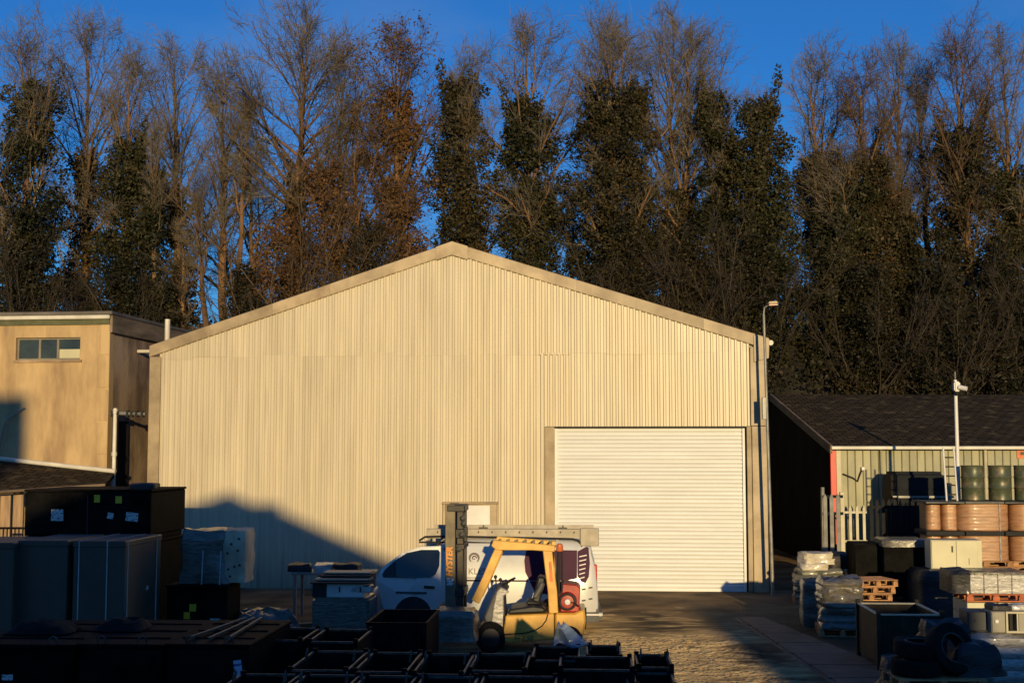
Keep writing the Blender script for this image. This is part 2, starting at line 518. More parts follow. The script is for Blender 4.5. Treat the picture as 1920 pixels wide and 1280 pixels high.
class MB:
    def __init__(self):
        self.v, self.f = [], []

    def add(self, vs, fs):
        k = len(self.v)
        self.v += [tuple(x) for x in vs]
        self.f += [tuple(i + k for i in q) for q in fs]
        return self

    def box(self, c, s, rz=0, rx=0, ry=0):
        m = rotm(rz, rx, ry)
        c = Vector(c)
        vs = [c + m @ Vector((x * s[0] / 2, y * s[1] / 2, z * s[2] / 2)) for z in (-1, 1) for x, y in ((-1, -1), (1, -1), (1, 1), (-1, 1))]
        return self.add(vs, [(3, 2, 1, 0), (4, 5, 6, 7), (0, 1, 5, 4), (1, 2, 6, 5), (2, 3, 7, 6), (3, 0, 4, 7)])

    def rng(self, x0, x1, y0, y1, z0, z1):
        return self.box(((x0 + x1) / 2, (y0 + y1) / 2, (z0 + z1) / 2), (x1 - x0, y1 - y0, z1 - z0))

    def hexa(self, p):
        """eight corners: four of the bottom, four of the top, both anticlockwise from above"""
        return self.add(p, [(3, 2, 1, 0), (4, 5, 6, 7), (0, 1, 5, 4), (1, 2, 6, 5), (2, 3, 7, 6), (3, 0, 4, 7)])

    def tube(self, a, b, r0, r1=None, n=8, caps=True):
        a, b = Vector(a), Vector(b)
        r1 = r0 if r1 is None else r1
        d = (b - a).normalized()
        x = d.orthogonal().normalized()
        y = d.cross(x)
        vs = [p + (x * math.cos(t) + y * math.sin(t)) * r for p, r in ((a, r0), (b, r1)) for t in [2 * math.pi * i / n for i in range(n)]]
        fs = [(i, (i + 1) % n, n + (i + 1) % n, n + i) for i in range(n)]
        if caps:
            fs += [tuple(range(n - 1, -1, -1)), tuple(range(n, 2 * n))]
        return self.add(vs, fs)

    def path(self, pts, r, n=6):
        pts = [Vector(p) for p in pts]
        rs = r if isinstance(r, (list, tuple)) else [r] * len(pts)
        vs = []
        x = None
        for i, p in enumerate(pts):
            d = (pts[min(i + 1, len(pts) - 1)] - pts[max(i - 1, 0)]).normalized()
            x = d.orthogonal().normalized() if x is None else (x - d * x.dot(d)).normalized()
            y = d.cross(x)
            vs += [p + (x * math.cos(2 * math.pi * k / n) + y * math.sin(2 * math.pi * k / n)) * rs[i] for k in range(n)]
        fs = [(i * n + k, i * n + (k + 1) % n, (i + 1) * n + (k + 1) % n, (i + 1) * n + k) for i in range(len(pts) - 1) for k in range(n)]
        fs += [tuple(range(n - 1, -1, -1)), tuple((len(pts) - 1) * n + k for k in range(n))]
        return self.add(vs, fs)

    def prism(self, poly, y0, y1):
        """polygon in x-z, given anticlockwise as seen from -y, carried from y0 to y1"""
        n = len(poly)
        vs = [(x, y0, z) for x, z in poly] + [(x, y1, z) for x, z in poly]
        fs = [tuple(range(n)), tuple(range(2 * n - 1, n - 1, -1))] + [(i, n + i, n + (i + 1) % n, (i + 1) % n) for i in range(n)]
        return self.add(vs, fs)

    def lathe(self, prof, n=20, c=(0, 0, 0), axis='z'):
        vs = []
        for r, z in prof:
            for i in range(n):
                t = 2 * math.pi * i / n
                p = (r * math.cos(t), r * math.sin(t), z)
                if axis == 'y':
                    p = (p[0], z, p[1])
                if axis == 'x':
                    p = (z, p[0], p[1])
                vs.append((p[0] + c[0], p[1] + c[1], p[2] + c[2]))
        m = len(prof)
        fs = [(i * n + k, i * n + (k + 1) % n, (i + 1) * n + (k + 1) % n, (i + 1) * n + k) for i in range(m - 1) for k in range(n)]
        fs += [tuple(range(n - 1, -1, -1)), tuple((m - 1) * n + k for k in range(n))]
        return self.add(vs, fs)

    def torus(self, c, R_, r, axis='y', n=24, m=8):
        vs, fs = [], []
        for i in range(n):
            a = 2 * math.pi * i / n
            for k in range(m):
                b_ = 2 * math.pi * k / m
                q = R_ + r * math.cos(b_)
                p = (q * math.cos(a), q * math.sin(a), r * math.sin(b_))
                if axis == 'y':
                    p = (p[0], p[2], p[1])
                vs.append((p[0] + c[0], p[1] + c[1], p[2] + c[2]))
                fs.append((i * m + k, ((i + 1) % n) * m + k, ((i + 1) % n) * m + (k + 1) % m, i * m + (k + 1) % m))
        return self.add(vs, fs)

    def mesh(self, name, m, smooth=False, bevel=0.0, seg=1):
        me = bpy.data.meshes.new(name)
        me.from_pydata(self.v, [], self.f)
        bm = bmesh.new()
        bm.from_mesh(me)
        if bevel:
            bmesh.ops.remove_doubles(bm, verts=bm.verts, dist=1e-5)
            es = [e for e in bm.edges if e.is_manifold and e.calc_face_angle(0) > 0.5]
            bmesh.ops.bevel(bm, geom=es, offset=bevel, segments=seg, affect='EDGES', clamp_overlap=True)
        bmesh.ops.recalc_face_normals(bm, faces=bm.faces)
        bm.to_mesh(me)
        bm.free()
        if smooth:
            me.shade_smooth()
            me.set_sharp_from_angle(angle=R(38))
        me.materials.append(M[m] if isinstance(m, str) else m)
        return me

    def build(self, name, m, parent=None, smooth=False, bevel=0.0, loc=(0, 0, 0), rz=0, seg=1):
        return put(name, self.mesh(name, m, smooth, bevel, seg), parent, loc, rz)


def put(name, me, parent=None, loc=(0, 0, 0), rz=0):
    o = bpy.data.objects.new(name, me)
    COL.objects.link(o)
    o.location = loc
    o.rotation_euler = (0, 0, rz) if not isinstance(rz, (tuple, list)) else rz
    if parent:
        o.parent = parent
    return o


def tag(o, label, cat, group=None, kind=None):
    o['label'], o['category'] = label, cat
    if group:
        o['group'] = group
    if kind:
        o['kind'] = kind
    return o


def thing(name, label, cat, loc=(0, 0, 0), rz=0, group=None):
    o = bpy.data.objects.new(name, None)
    COL.objects.link(o)
    o.location = loc
    o.rotation_euler = (0, 0, rz)
    o.empty_display_size = 0.2
    return tag(o, label, cat, group)


def struct(o):
    o['kind'] = 'structure'
    return o


def dup(root, loc, rz, label, scale=None):
    r = root.copy()
    COL.objects.link(r)
    r.location = loc
    r.rotation_euler = (0, 0, rz)
    r['label'] = label
    if scale:
        r.scale = scale
    for ch in list(root.children):
        c = ch.copy()
        COL.objects.link(c)
        c.parent = r
        for g in ch.children:
            d = g.copy()
            COL.objects.link(d)
            d.parent = c
    return r


def text(body, name, size, m, parent, loc, rot, shear=0.0, extrude=0.002, align='CENTER', bold=0.0):
    cu = bpy.data.curves.new(name, 'FONT')
    cu.body, cu.size, cu.extrude, cu.shear, cu.offset = body, size, extrude, shear, bold
    cu.align_x, cu.align_y = align, 'CENTER'
    cu.materials.append(M[m])
    o = bpy.data.objects.new(name, cu)
    COL.objects.link(o)
    bpy.context.view_layer.update()
    dg = bpy.context.evaluated_depsgraph_get()
    me = bpy.data.meshes.new_from_object(o.evaluated_get(dg))
    bpy.data.objects.remove(o)
    return put(name, me, parent, loc, tuple(rot))


def lumpy(w, d, h, seed, amp=0.03, n=9, taper=0.0, layers=0, freq=2.2, round_=0.08):
    """A wrapped load: box with rounded plan, bulging layers and crumpled sides."""
    mb = MB()
    rnd = random.Random(seed)
    off = Vector((rnd.random() * 50, rnd.random() * 50, rnd.random() * 50))
    nu, nv = n * 4, max(n, layers * 4)
    ring = []
    for i in range(nu):
        t = 4.0 * i / nu
        k, f = int(t), (t - int(t)) * 2 - 1
        x, y = [(f, -1), (1, f), (-f, 1), (-1, -f)][k]
        q = (abs(x) ** 8 + abs(y) ** 8) ** (1 / 8)
        ring.append((x / q, y / q))
    vs = []
    for j in range(nv + 1):
        v = j / nv
        for x, y in ring:
            b_ = 1 - taper * v
            if layers:
                b_ -= 0.05 * (1 - abs(math.sin(math.pi * v * layers)) ** 0.5)
            p = Vector((x * w / 2 * b_, y * d / 2 * b_, v * h))
            e = noise.noise(p * freq + off) + 0.5 * noise.noise(p * freq * 2.3 + off)
            rr = 1 + amp * e * 2 / max(w, d)
            if v > 1 - round_:
                rr *= 1 - 0.10 * ((v - 1 + round_) / round_) ** 2
            p = Vector((p.x * rr, p.y * rr, p.z + (amp * e * 0.8 if j == nv else 0)))
            vs.append(p)
    fs = [(j * nu + i, j * nu + (i + 1) % nu, (j + 1) * nu + (i + 1) % nu, (j + 1) * nu + i) for j in range(nv) for i in range(nu)]
    base = len(vs)
    for s in (0.66, 0.33):
        for i in range(nu):
            p = vs[nv * nu + i]
            z = h + amp * noise.noise(Vector((p.x * s, p.y * s, 3)) * freq * 1.5 + off)
            vs.append(Vector((p.x * s, p.y * s, z)))
    fs += [(nv * nu + i, nv * nu + (i + 1) % nu, base + (i + 1) % nu, base + i) for i in range(nu)]
    fs += [(base + i, base + (i + 1) % nu, base + nu + (i + 1) % nu, base + nu + i) for i in range(nu)]
    fs += [tuple(base + nu + i for i in range(nu)), tuple(range(nu - 1, -1, -1))]
    mb.add(vs, fs)
    return mb


# ---------------------------------------------------------------- the ground and the wooded bank
YAW = -R(3.2)          # the yard's rows of goods
g = MB()
g.add([(-400, -60, 0), (400, -60, 0), (400, 900, 0), (-400, 900, 0)], [(0, 1, 2, 3)])
struct(g.build('yard_ground', 'yard'))

# concrete slabs along the edge of the yard
pv = MB()
pv.add([(4.95, 20.0, 0.004), (6.5, 20.0, 0.004), (5.35, 29, 0.004), (4.75, 29, 0.004)], [(0, 1, 2, 3)])
pav = struct(pv.build('pavement', 'slab'))
for i in range(7):
    y0 = 20.0 + i * 1.28
    ly = lambda y: 4.98 + (y - 20) * -0.02
    h = MB()
    x0 = ly(y0) + 0.03
    w0, w1 = 1.42 - (i * 1.28) * 0.10, 1.42 - ((i + 1) * 1.28) * 0.10
    h.hexa([(x0, y0 + .02, 0), (x0 + w0, y0 + .02, 0), (x0 + w1, y0 + 1.26, 0), (x0, y0 + 1.26, 0)] +
           [(x0, y0 + .02, .03), (x0 + w0, y0 + .02, .03), (x0 + w1, y0 + 1.26, .03), (x0, y0 + 1.26, .03)])
    h.build('paving_slab', 'slab', pav, loc=(0, 0, 0.002 * (i % 3)))


def bank_z(x, y):
    t = (y - 58.0) / 9.0
    t = max(0, min(1, t))
    z = 9.2 * (t * t * (3 - 2 * t)) if y < 67 else 9.2 - 0.02 * (y - 67)
    return z + (0.8 * noise.noise(Vector((x * 0.12, y * 0.12, 0))) if y > 58 else 0) * min(1, max(0, (y - 58) / 4)) - 0.15 * (y < 58.01)


bk = MB()
xs = [-70 + i * 2.5 for i in range(57)]
ys = [57 + i * 1.0 for i in range(20)] + [80, 100, 160]
bk.add([(x, y, bank_z(x, y)) for y in ys for x in xs],
       [(j * 57 + i, j * 57 + i + 1, (j + 1) * 57 + i + 1, (j + 1) * 57 + i) for j in range(len(ys) - 1) for i in range(56)])
struct(bk.build('wooded_bank', 'earth', smooth=True))

# loose sand and grit tracked over the middle of the yard: real clods, so that the low sun catches their faces
gx0, gx1, gy0, gy1, gs = 0.2, 7.4, 18.6, 28.4, 0.034
nx_, ny_ = int((gx1 - gx0) / gs), int((gy1 - gy0) / gs)
gv = []
for j in range(ny_ + 1):
    y = gy0 + j * gs
    for i in range(nx_ + 1):
        x = gx0 + i * gs
        m_ = min(1, max(0, min((x - gx0) / 1.2, (4.85 + .03 * (24 - y) - x) / .5, (y - gy0) / 1.0, (gy1 - y) / 3.0)))
        if m_ <= 0:
            gv.append((x, y, -.03))
            continue
        p = Vector((x, y, 0))
        a_ = .5 + .5 * noise.noise(p * .8)
        h_ = .021 * noise.noise(p * 9.0) + .017 * noise.noise(p * 21.0) + .012 * noise.noise(Vector((x * 1.4, y * 2.2, 5)))
        gv.append((x, y, -.03 + m_ * (.045 + h_ * (.45 + .8 * a_))))
gq = np.array([(j * (nx_ + 1) + i, j * (nx_ + 1) + i + 1, (j + 1) * (nx_ + 1) + i + 1, (j + 1) * (nx_ + 1) + i) for j in range(ny_) for i in range(nx_)])
sme = bpy.data.meshes.new('sandy_ground')
sme.from_pydata(gv, [], gq.tolist())
sme.materials.append(M['yard'])
sme.shade_smooth()
struct(put('sandy_ground', sme))

# ---------------------------------------------------------------- the warehouse
L_, R_ = W(288, 1000, 35.5), W(1437, 1000, 34.2)
WA = math.atan2(R_.y - L_.y, R_.x - L_.x)
FA = Face((L_.x, L_.y), WA)
wh = thing('warehouse', 'large cream corrugated metal warehouse with a white roller shutter in its gable front', 'warehouse', FA.o, WA)
uR = FA(1437, 900)[0]
zeL, zeR = FA(288, 648)[1], FA(1434, 634)[1]
uA, zA = FA(848, 457)
uS0, uS1 = FA(297, 800)[0], FA(1407, 800)[0]
uD0, uD1, zD = FA(1022, 900)[0], FA(1407, 900)[0], FA(1200, 799)[1]
DEEP = 20.0


def roofz(u):
    return zeL + (zA - zeL) * u / uA if u < uA else zA + (zeR - zA) * (u - uA) / (uR - uA)


def rib_profile(u0, u1, n, dp):
    """trapezoidal ribs: (u, forward)"""
    p = []
    w = (u1 - u0) / n
    for i in range(n):
        a = u0 + i * w
        p += [(a, 0.0), (a + .44 * w, 0.0), (a + .56 * w, dp), (a + .86 * w, dp)]
    p.append((u1, 0.0))
    return p


nsh = 17
sw = (uS1 - uS0) / nsh
rnd = random.Random(4)
for i in range(nsh):
    a, b_ = uS0 + i * sw, uS0 + (i + 1) * sw
    for tier in (0, 1):
        lap = FA(700 + (i * 37 % 5), 660 + (3 if i % 3 else 0))[1]
        if i == 0 or i == nsh - 1:
            lap = min(lap, roofz((a + b_) / 2) - 0.5)
        mb = MB()
        segs = [(a, b_)]
        if tier == 0 and a < uD0 < b_:
            segs = [(a, uD0 - 0.002), (uD0 - 0.002, b_)]
        for s0, s1 in segs:
            n = max(1, round(6 * (s1 - s0) / sw))
            pr = rib_profile(s0, s1, n, .030 if i < 9 else .052)
            z0 = (zD if (s0 + s1) / 2 > uD0 else 0.0) if tier == 0 else lap - 0.06
            vs, fs = [], []
            for u, fw in pr:
                zt = lap if tier == 0 else roofz(u) - 0.18
                vs += [(u, -fw, z0), (u, -fw, zt)]
            fs = [(2 * k, 2 * k + 2, 2 * k + 3, 2 * k + 1) for k in range(len(pr) - 1)]
            mb.add(vs, fs)
        o = mb.build('cladding_sheet', 'clad', wh, loc=(0, -0.003 * (i % 2) - 0.005 * tier, 0))
        o.rotation_euler = (rnd.uniform(-.0012, .0012), 0, rnd.uniform(-.0006, .0006))

# the structure behind the sheets
mb = MB()
zq = zD + 0.01
mb.prism([(0.05, 0), (uD0, 0), (uD0, zq), (uD1, zq), (uD1, 0), (uR - .05, 0), (uR - .05, zeR - .15), (uA, zA - .15), (.05, zeL - .15)], 0.06, 0.2)
mb.rng(0.05, 0.2, 0.2, DEEP, 0, zeL - .2)
mb.rng(uR - .2, uR - .05, 0.2, DEEP, 0, zeR - .2)
mb.prism([(0.05, 0), (uR - .05, 0), (uR - .05, zeR - .2), (uA, zA - .2), (.05, zeL - .2)], DEEP, DEEP + .1)
mb.build('wall', 'shed', wh)
for s in (0, 1):
    p = [(-.15, zeL - .02), (uA, zA + .02)] if s == 0 else [(uA, zA + .02), (uR + .12, zeR - .02)]
    q = MB()
    (x0, z0), (x1, z1) = p
    q.prism([(x0, z0 - .07), (x1, z1 - .07), (x1, z1), (x0, z0)], -.03, DEEP + .2)
    q.build('roof', 'roof', wh)

# flashings along the gable, in lapped lengths
for s in (0, 1):
    n = 5
    for k in range(n):
        t0, t1 = k / n, (k + 1) / n + (0.012 if k < n - 1 else 0)
        P0, P1 = ((-.20, zeL - .04), (uA, zA)) if s == 0 else ((uR + .10, zeR - .03), (uA, zA))
        a0 = (P0[0] + (P1[0] - P0[0]) * t0, P0[1] + (P1[1] - P0[1]) * t0)
        a1 = (P0[0] + (P1[0] - P0[0]) * t1, P0[1] + (P1[1] - P0[1]) * t1)
        if s:
            a0, a1 = a1, a0
        fw = -.085 - .004 * (k % 2)
        mb = MB()
        mb.prism([(a0[0], a0[1] - .27), (a1[0], a1[1] - .27), (a1[0], a1[1] + .035), (a0[0], a0[1] + .035)], fw, fw + .045)
        mb.prism([(a0[0], a0[1] + .002), (a1[0], a1[1] + .002), (a1[0], a1[1] + .04), (a0[0], a0[1] + .04)], fw + .046, .22)
        mb.build('barge_flashing', 'flash', wh, bevel=.012)
mb = MB()
kx = .42
mb.prism([(uA - kx, roofz(uA - kx) - .31), (uA, zA - .31), (uA + kx, roofz(uA + kx) - .31), (uA + kx, roofz(uA + kx) + .05), (uA, zA + .05), (uA - kx, roofz(uA - kx) + .05)], -.105, -.088)
mb.build('ridge_cap', 'flash', wh, bevel=.006)
mb = MB()
mb.rng(-.19, .12, -.07, -.03, 0, zeL - .30).rng(-.19, -.15, -.03, .6, 0, zeL - .3)
mb.build('corner_flashing', 'flash', wh, bevel=.01)
mb = MB()
mb.rng(uS1 + .03, uR + .02, -.07, -.03, 0, zD).rng(uS1 + .01, uR + .02, -.075, -.035, zD + .01, zeR - .22).rng(uR - .02, uR + .019, -.03, .4, 0, zeR - .22)
mb.build('corner_flashing', 'flash', wh, bevel=.01)
mb = MB()
mb.prism([(uR - .28, zeR - .62), (uR + .10, zeR - .62 + .1), (uR + .12, zeR - .02), (uR - .28, zeR + .08)], -.115, -.09)
mb.build('eave_cap', 'flash', wh, bevel=.008)
mb = MB()
mb.path([(uR + .16, -.06, zeR - .12), (uR + .16, DEEP, zeR - .12)], .07, 8)
mb.build('eave_gutter', 'gutter', wh)

# roller shutter: opening lined, rails, slats, bottom bar
g0, g1 = FA(1046, 900)[0], FA(1393, 900)[0]
mb = MB()
mb.rng(uD0, FA(1040, 900)[0], -.045, .10, 0, zD - .01)
mb.build('door_post', 'flash', wh, bevel=.008)
mb = MB()
mb.rng(FA(1401, 900)[0], uS1 + .02, -.045, .10, 0, zD - .01)
mb.build('door_post', 'flash', wh, bevel=.008)
mb = MB()
mb.rng(uD0, uS1, -.02, .20, zD - .035, zD - .004)
mb.build('door_lintel', 'dark', wh)
mb = MB()
dH = zD - .05
mb.rng(g0, g1, .052, .125, 0.0, 0.085)
rs = mb.build('roller_shutter', 'slat', wh, bevel=.008)
mb = MB()
mb.rng(g0 - .005, g1 + .005, .115, .13, 0.0, dH)
mb.build('backing', 'slat', rs)
for x0, x1 in ((g0 - .085, g0), (g1, g1 + .065)):
    mb = MB()
    mb.rng(x0, x1, .015, .13, 0, dH)
    mb.build('guide_rail', 'white', rs, bevel=.006)
ns = 40
sh = (dH - .085) / ns
prof = [(-0.000, 0.0), (-.012, .10), (-.026, .34), (-.030, .56), (-.022, .80), (-.004, .97)]
mb = MB()
vs = [(x, .108 + y, z * sh) for y, z in prof for x in (g0 - .002, g1 + .002)]
mb.add(vs, [(2 * k, 2 * k + 1, 2 * k + 3, 2 * k + 2) for k in range(len(prof) - 1)])
sm = mb.mesh('slat', 'slat', smooth=True)
for k in range(ns):
    put('slat', sm, rs, (0, rnd.uniform(-.002, .002), .085 + k * sh), (rnd.uniform(-.03, .03), 0, 0))

# meter box fixed to the cladding
mb = MB()
b0, b1, bz1 = FA(832, 960)[0], FA(933, 960)[0], FA(880, 940)[1]
mb.rng(b0, b1, -.20, -.034, bz1 - 1.5, bz1 - .05)
mt = mb.build('meter_box', 'flash', wh, bevel=.012)
mb = MB()
mb.rng(b0 - .02, b1 + .03, -.23, -.034, bz1 - .05, bz1)
mb.build('hood', 'flash', mt, bevel=.01)
mb = MB()
mb.rng(FA(866, 960)[0], FA(920, 960)[0], -.212, -.2, bz1 - 1.4, bz1 - .09)
mb.build('door', 'white', mt, bevel=.004)

# ---------------------------------------------------------------- rendered block on the other side
B0 = W(202, 800, 36.6)
FB = Face((B0.x, B0.y), -R(6.7))
lb = thing('rendered_block', 'two storey ochre rendered flat roofed block beside the warehouse with a strip window', 'building', FB.o, FB.a)
zr = FB(100, 596)[1]
wu0, wz0 = FB(29, 675)
wu1, wz1 = FB(151, 632)
xl = -9.0
mb = MB()
# front wall with the window opening left out
mb.prism([(xl, 0), (0, 0), (0, wz0), (xl, wz0)], 0, .3)
mb.prism([(xl, wz1), (0, wz1), (0, zr - .12), (xl, zr - .12)], 0, .3)
mb.prism([(xl, wz0), (wu0, wz0), (wu0, wz1), (xl, wz1)], 0, .3)
mb.prism([(wu1, wz0), (0, wz0), (0, wz1), (wu1, wz1)], 0, .3)
mb.build('front_wall', 'render', lb)
mb = MB()
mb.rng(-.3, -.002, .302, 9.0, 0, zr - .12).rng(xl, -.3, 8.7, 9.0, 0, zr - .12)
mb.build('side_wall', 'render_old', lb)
mb = MB()
mb.rng(xl, .12, -.18, 9.2, zr + .06, zr + .16)
mb.build('roof', 'roof', lb, bevel=.02)
mb = MB()
mb.rng(xl, .04, -.17, -.08, zr - .055, zr + .055)
mb.build('gutter', 'gutter', lb, bevel=.02)
mb = MB()
mb.rng(xl, .0, -.06, -.004, zr - .20, zr - .06)
mb.build('fascia', 'green_trim', lb)
mb = MB()
mb.rng(.012, .09, -.06, 9.1, zr - .42, zr + .055)
mb.build('fascia', 'fascia', lb)
# quoin blocks up the corner
for k in range(4):
    zt = FB(190, 606 + k * 62)[1]
    zb = FB(190, 604 + (k + 1) * 62)[1]
    mb = MB()
    mb.rng(-.26 - .06 * (k % 2), -.012, -.016, 0.0, zb + .02, zt)
    mb.build('quoin_block', 'render', lb, bevel=.008)
# window: frame, mullions, three panes, sill
mb = MB()
t = .05
mb.rng(wu0, wu1, .10, .16, wz0, wz0 + t).rng(wu0, wu1, .10, .16, wz1 - t, wz1)
mb.rng(wu0, wu0 + t, .10, .16, wz0 + t, wz1 - t).rng(wu1 - t, wu1, .10, .16, wz0 + t, wz1 - t)
m1, m2 = FB(72, 650)[0], FB(106, 650)[0]
for m_ in (m1, m2):
    mb.rng(m_ - .03, m_ + .03, .09, .16, wz0 + t, wz1 - t)
win = mb.build('window', 'greyframe', lb)
for x0, x1 in ((wu0 + t, m1 - .03), (m1 + .03, m2 - .03), (m2 + .03, wu1 - t)):
    mb = MB()
    mb.rng(x0, x1, .13, .14, wz0 + t, wz1 - t)
    mb.build('pane', 'glass', win)
mb = MB()
mb.rng(m2 + .035, wu1 - t - .01, .118, .127, wz0 + t + .005, wz0 + .30)
mb.build('blind', 'cabinet', win)
mb = MB()
mb.rng(wu0 + .02, wu1 - .02, .30, .9, wz0 - .1, wz0)
mb.build('inner_ledge', 'dark', win)
mb = MB()
mb.rng(wu0 - .06, wu1 + .06, -.05, .10, wz0 - .07, wz0 - .002)
mb.build('sill', 'render_old', win)
# pipes at the corner
pu = FB(216, 800, -.1)[0]
pz1, pz0 = FB(216, 772, -.1)[1], 0.0
mb = MB()
mb.tube((pu, -.12, pz0), (pu, -.12, pz1 + .1), .055, n=10)
dp = mb.build('downpipe', 'gutter', lb, smooth=True)
for k in range(4):
    mb = MB()
    mb.tube((pu, -.12, pz1 - .05 - k * 1.15), (pu, -.12, pz1 + .06 - k * 1.15), .075, n=10)
    mb.build('collar', 'gutter', dp, smooth=True)
hz = FB(240, 774, -.1)[1]
mb = MB()
mb.tube((pu - .12, -.12, hz), (pu + .86, -.12, hz - .03), .05, n=8)
mb.build('cross_pipe', 'palegrey', dp)
for k, x in enumerate((-.07, .1, .36, .48, .62, .78)):
    mb = MB()
    mb.rng(pu + x - .03, pu + x + .03, -.19, -.05, hz - .11, hz + .07 - .02 * (k % 2))
    mb.build('clamp', 'dark', dp)
mb = MB()
mb.rng(.004, .05, .35, 1.3, 0, FB(230, 788)[1])
mb.build('dark_side_panel', 'dark', lb)  # plain dark panel low on the side wall
mb = MB()
mb.tube((.9, 1.9, zr - 1.2), (.9, 1.9, zr + .12), .075, n=10)
mb.tube((.02, 1.9, zr - .8), (.9, 1.9, zr - .8), .05, n=8)
mb.build('vent_pipe', 'gutter', lb)
mb = MB()
mb.path([(*[FB(-6, 860, -.1)[0]], -.10, FB(-6, 860)[1]), (FB(12, 786, -.1)[0], -.12, FB(12, 786)[1]), (FB(46, 764, -.1)[0], -.14, FB(46, 764)[1])], .028, 6)
mb.build('wall_conduit', 'palegrey', lb)

# low lean-to in front of it
ln = thing('lean_to', 'low lean-to with a dark sloping roof and pale gutters below the rendered block', 'lean-to', (FB.o.x, FB.o.y, 0))
o0 = Vector((FB.o.x, FB.o.y, 0))
A_, B_, C_, D_ = W(-60, 924, 33.0) - o0, W(198, 907, 34.6) - o0, W(214, 888, 36.25) - o0, W(-60, 858, 36.9) - o0
up = Vector((0, 0, .10))
mb = MB()
mb.hexa([A_ - up, B_ - up, C_ - up, D_ - up, A_, B_, C_, D_])
mb.build('roof', 'tiles', ln)
mb = MB()
e = Vector((0, -.06, -.02))
mb.path([A_ + e, B_ + e], .035, 6)
mb.build('gutter', 'fascia', ln)
mb = MB()
e = Vector((.06, -.08, .07))
mb.path([D_ + e, C_ + e], .06, 8)
mb.build('gutter', 'gutter', ln)
for k in range(11):
    t = k / 11
    p = A_ + (B_ - A_) * (t + .02) + Vector((0, .25, 0))
    q = A_ + (B_ - A_) * (t + .107) + Vector((0, .25, 0))
    mb = MB()
    y = p.y + (.012 if k % 2 else 0)
    mb.hexa([(p.x, y, 0), (q.x, y, 0), (q.x, y + .05, 0), (p.x, y + .05, 0), (p.x, y, p.z - .13), (q.x, y, q.z - .13), (q.x, y + .05, q.z - .13), (p.x, y + .05, p.z - .13)])
    mb.build('plank', 'plank', ln)
mb = MB()
mb.tube((B_.x - .1, B_.y - .04, 0), (B_.x - .1, B_.y - .04, B_.z - .1), .05, n=8)
mb.build('post', 'gutter', ln)

rl0 = W(-40, 990, 31.0)
rail = thing('yard_railing', 'short dark metal railing with close bars below the plank wall of the lean-to', 'railing', (rl0.x, rl0.y, 0))
mb = MB()
rlz = rl0.z
mb.rng(0, 1.15, -.02, .02, rlz - .02, rlz + .03).rng(0, 1.15, -.02, .02, .3, .34)
mb.build('rail', 'black', rail)
bm_ = MB().rng(-.012, .012, -.012, .012, 0, rlz - .02).mesh('bar', 'black')
for k in range(13):
    put('bar', bm_, rail, (.03 + k * .09, 0, 0))

# ---------------------------------------------------------------- green shed with the dark roof
SY = 40.0
S0 = W(1574, 840, SY)
sz = W(1700, 838, SY)[2]
rdg = W(1452, 741, 48.9)
sd = thing('green_shed', 'low sage green metal clad shed with a dark lichened roof beyond the fence', 'shed', (S0.x, SY, 0))
SX = 9.2
pwid = 0.232
for k in range(40):
    mb = MB()
    x0, x1 = k * pwid, (k + 1) * pwid - .012
    mb.add([(x0, .0, 0), (x0 + .018, -.018, 0), (x1 - .018, -.018, 0), (x1, 0, 0), (x0, .0, sz - .02), (x0 + .018, -.018, sz - .02), (x1 - .018, -.018, sz - .02), (x1, 0, sz - .02)],
           [(0, 1, 5, 4), (1, 2, 6, 5), (2, 3, 7, 6)])
    mb.build('cladding_panel', 'shed', sd)
mb = MB()
mb.rng(0, SX, .01, .2, 0, sz - .03)
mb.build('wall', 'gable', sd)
gx = -.12
mb = MB()
ry, rz_ = rdg.y - SY, rdg.z
mb.prism([(0, 0), (0.16, 0), (.16, .1), (0, .1)], 0, .01)
gb = MB()
gb.add([(gx, 0.02, 0), (gx, 2 * ry, 0), (gx, 2 * ry, sz), (gx, ry, rz_ - .12), (gx, .02, sz - .03),
        (gx + .1, 0.02, 0), (gx + .1, 2 * ry, 0), (gx + .1, 2 * ry, sz), (gx + .1, ry, rz_ - .12), (gx + .1, .02, sz - .03)],
       [(0, 1, 2, 3, 4), (9, 8, 7, 6, 5), (0, 5, 6, 1), (1, 6, 7, 2), (2, 7, 8, 3), (3, 8, 9, 4), (4, 9, 5, 0)])
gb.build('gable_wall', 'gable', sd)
sl = math.atan2(rz_ - sz, ry + .25)
ln_ = math.hypot(rz_ - sz, ry + .25)
mb = MB()
mb.rng(gx - .15, SX, 0, ln_, -.08, 0)
mb.build('roof', 'tiles', sd, loc=(0, -.25, sz + .03), rz=(sl, 0, 0))
mb = MB()
mb.rng(gx - .15, SX, 0, ln_, -.08, 0)
mb.build('roof', 'tiles', sd, loc=(SX + gx - .15, 2 * ry + .25, sz + .03), rz=(sl, 0, math.pi))
mb = MB()
mb.rng(gx - .22, gx - .152, -.02, ln_, -.22, .03)
mb.build('barge_board', 'fascia', sd, loc=(0, -.25, sz + .03), rz=(sl, 0, 0))
mb = MB()
mb.rng(gx - .2, SX, -.36, -.26, sz - .07, sz + .03)
mb.build('gutter', 'gutter', sd, bevel=.02)
mb = MB()
mb.rng(-.11, .02, -.05, .01, 0, sz - .08)
mb.build('corner_trim', 'pale', sd)
mb = MB()
mb.rng(-.30, -.125, -.10, -.02, .8, sz - .1)
mb.build('red_panel', 'red', sd, bevel=.01)
for px, w_ in ((1846, .05), (1651, .03)):
    x = W(px, 880, SY).x - S0.x
    mb = MB()
    mb.tube((x, -.10, 0), (x, -.10, sz - .06), w_, n=8)
    mb.build('downpipe', 'pale' if px > 1700 else 'shed', sd)
sx0 = W(1908, 850, SY - .1)
mb = MB()
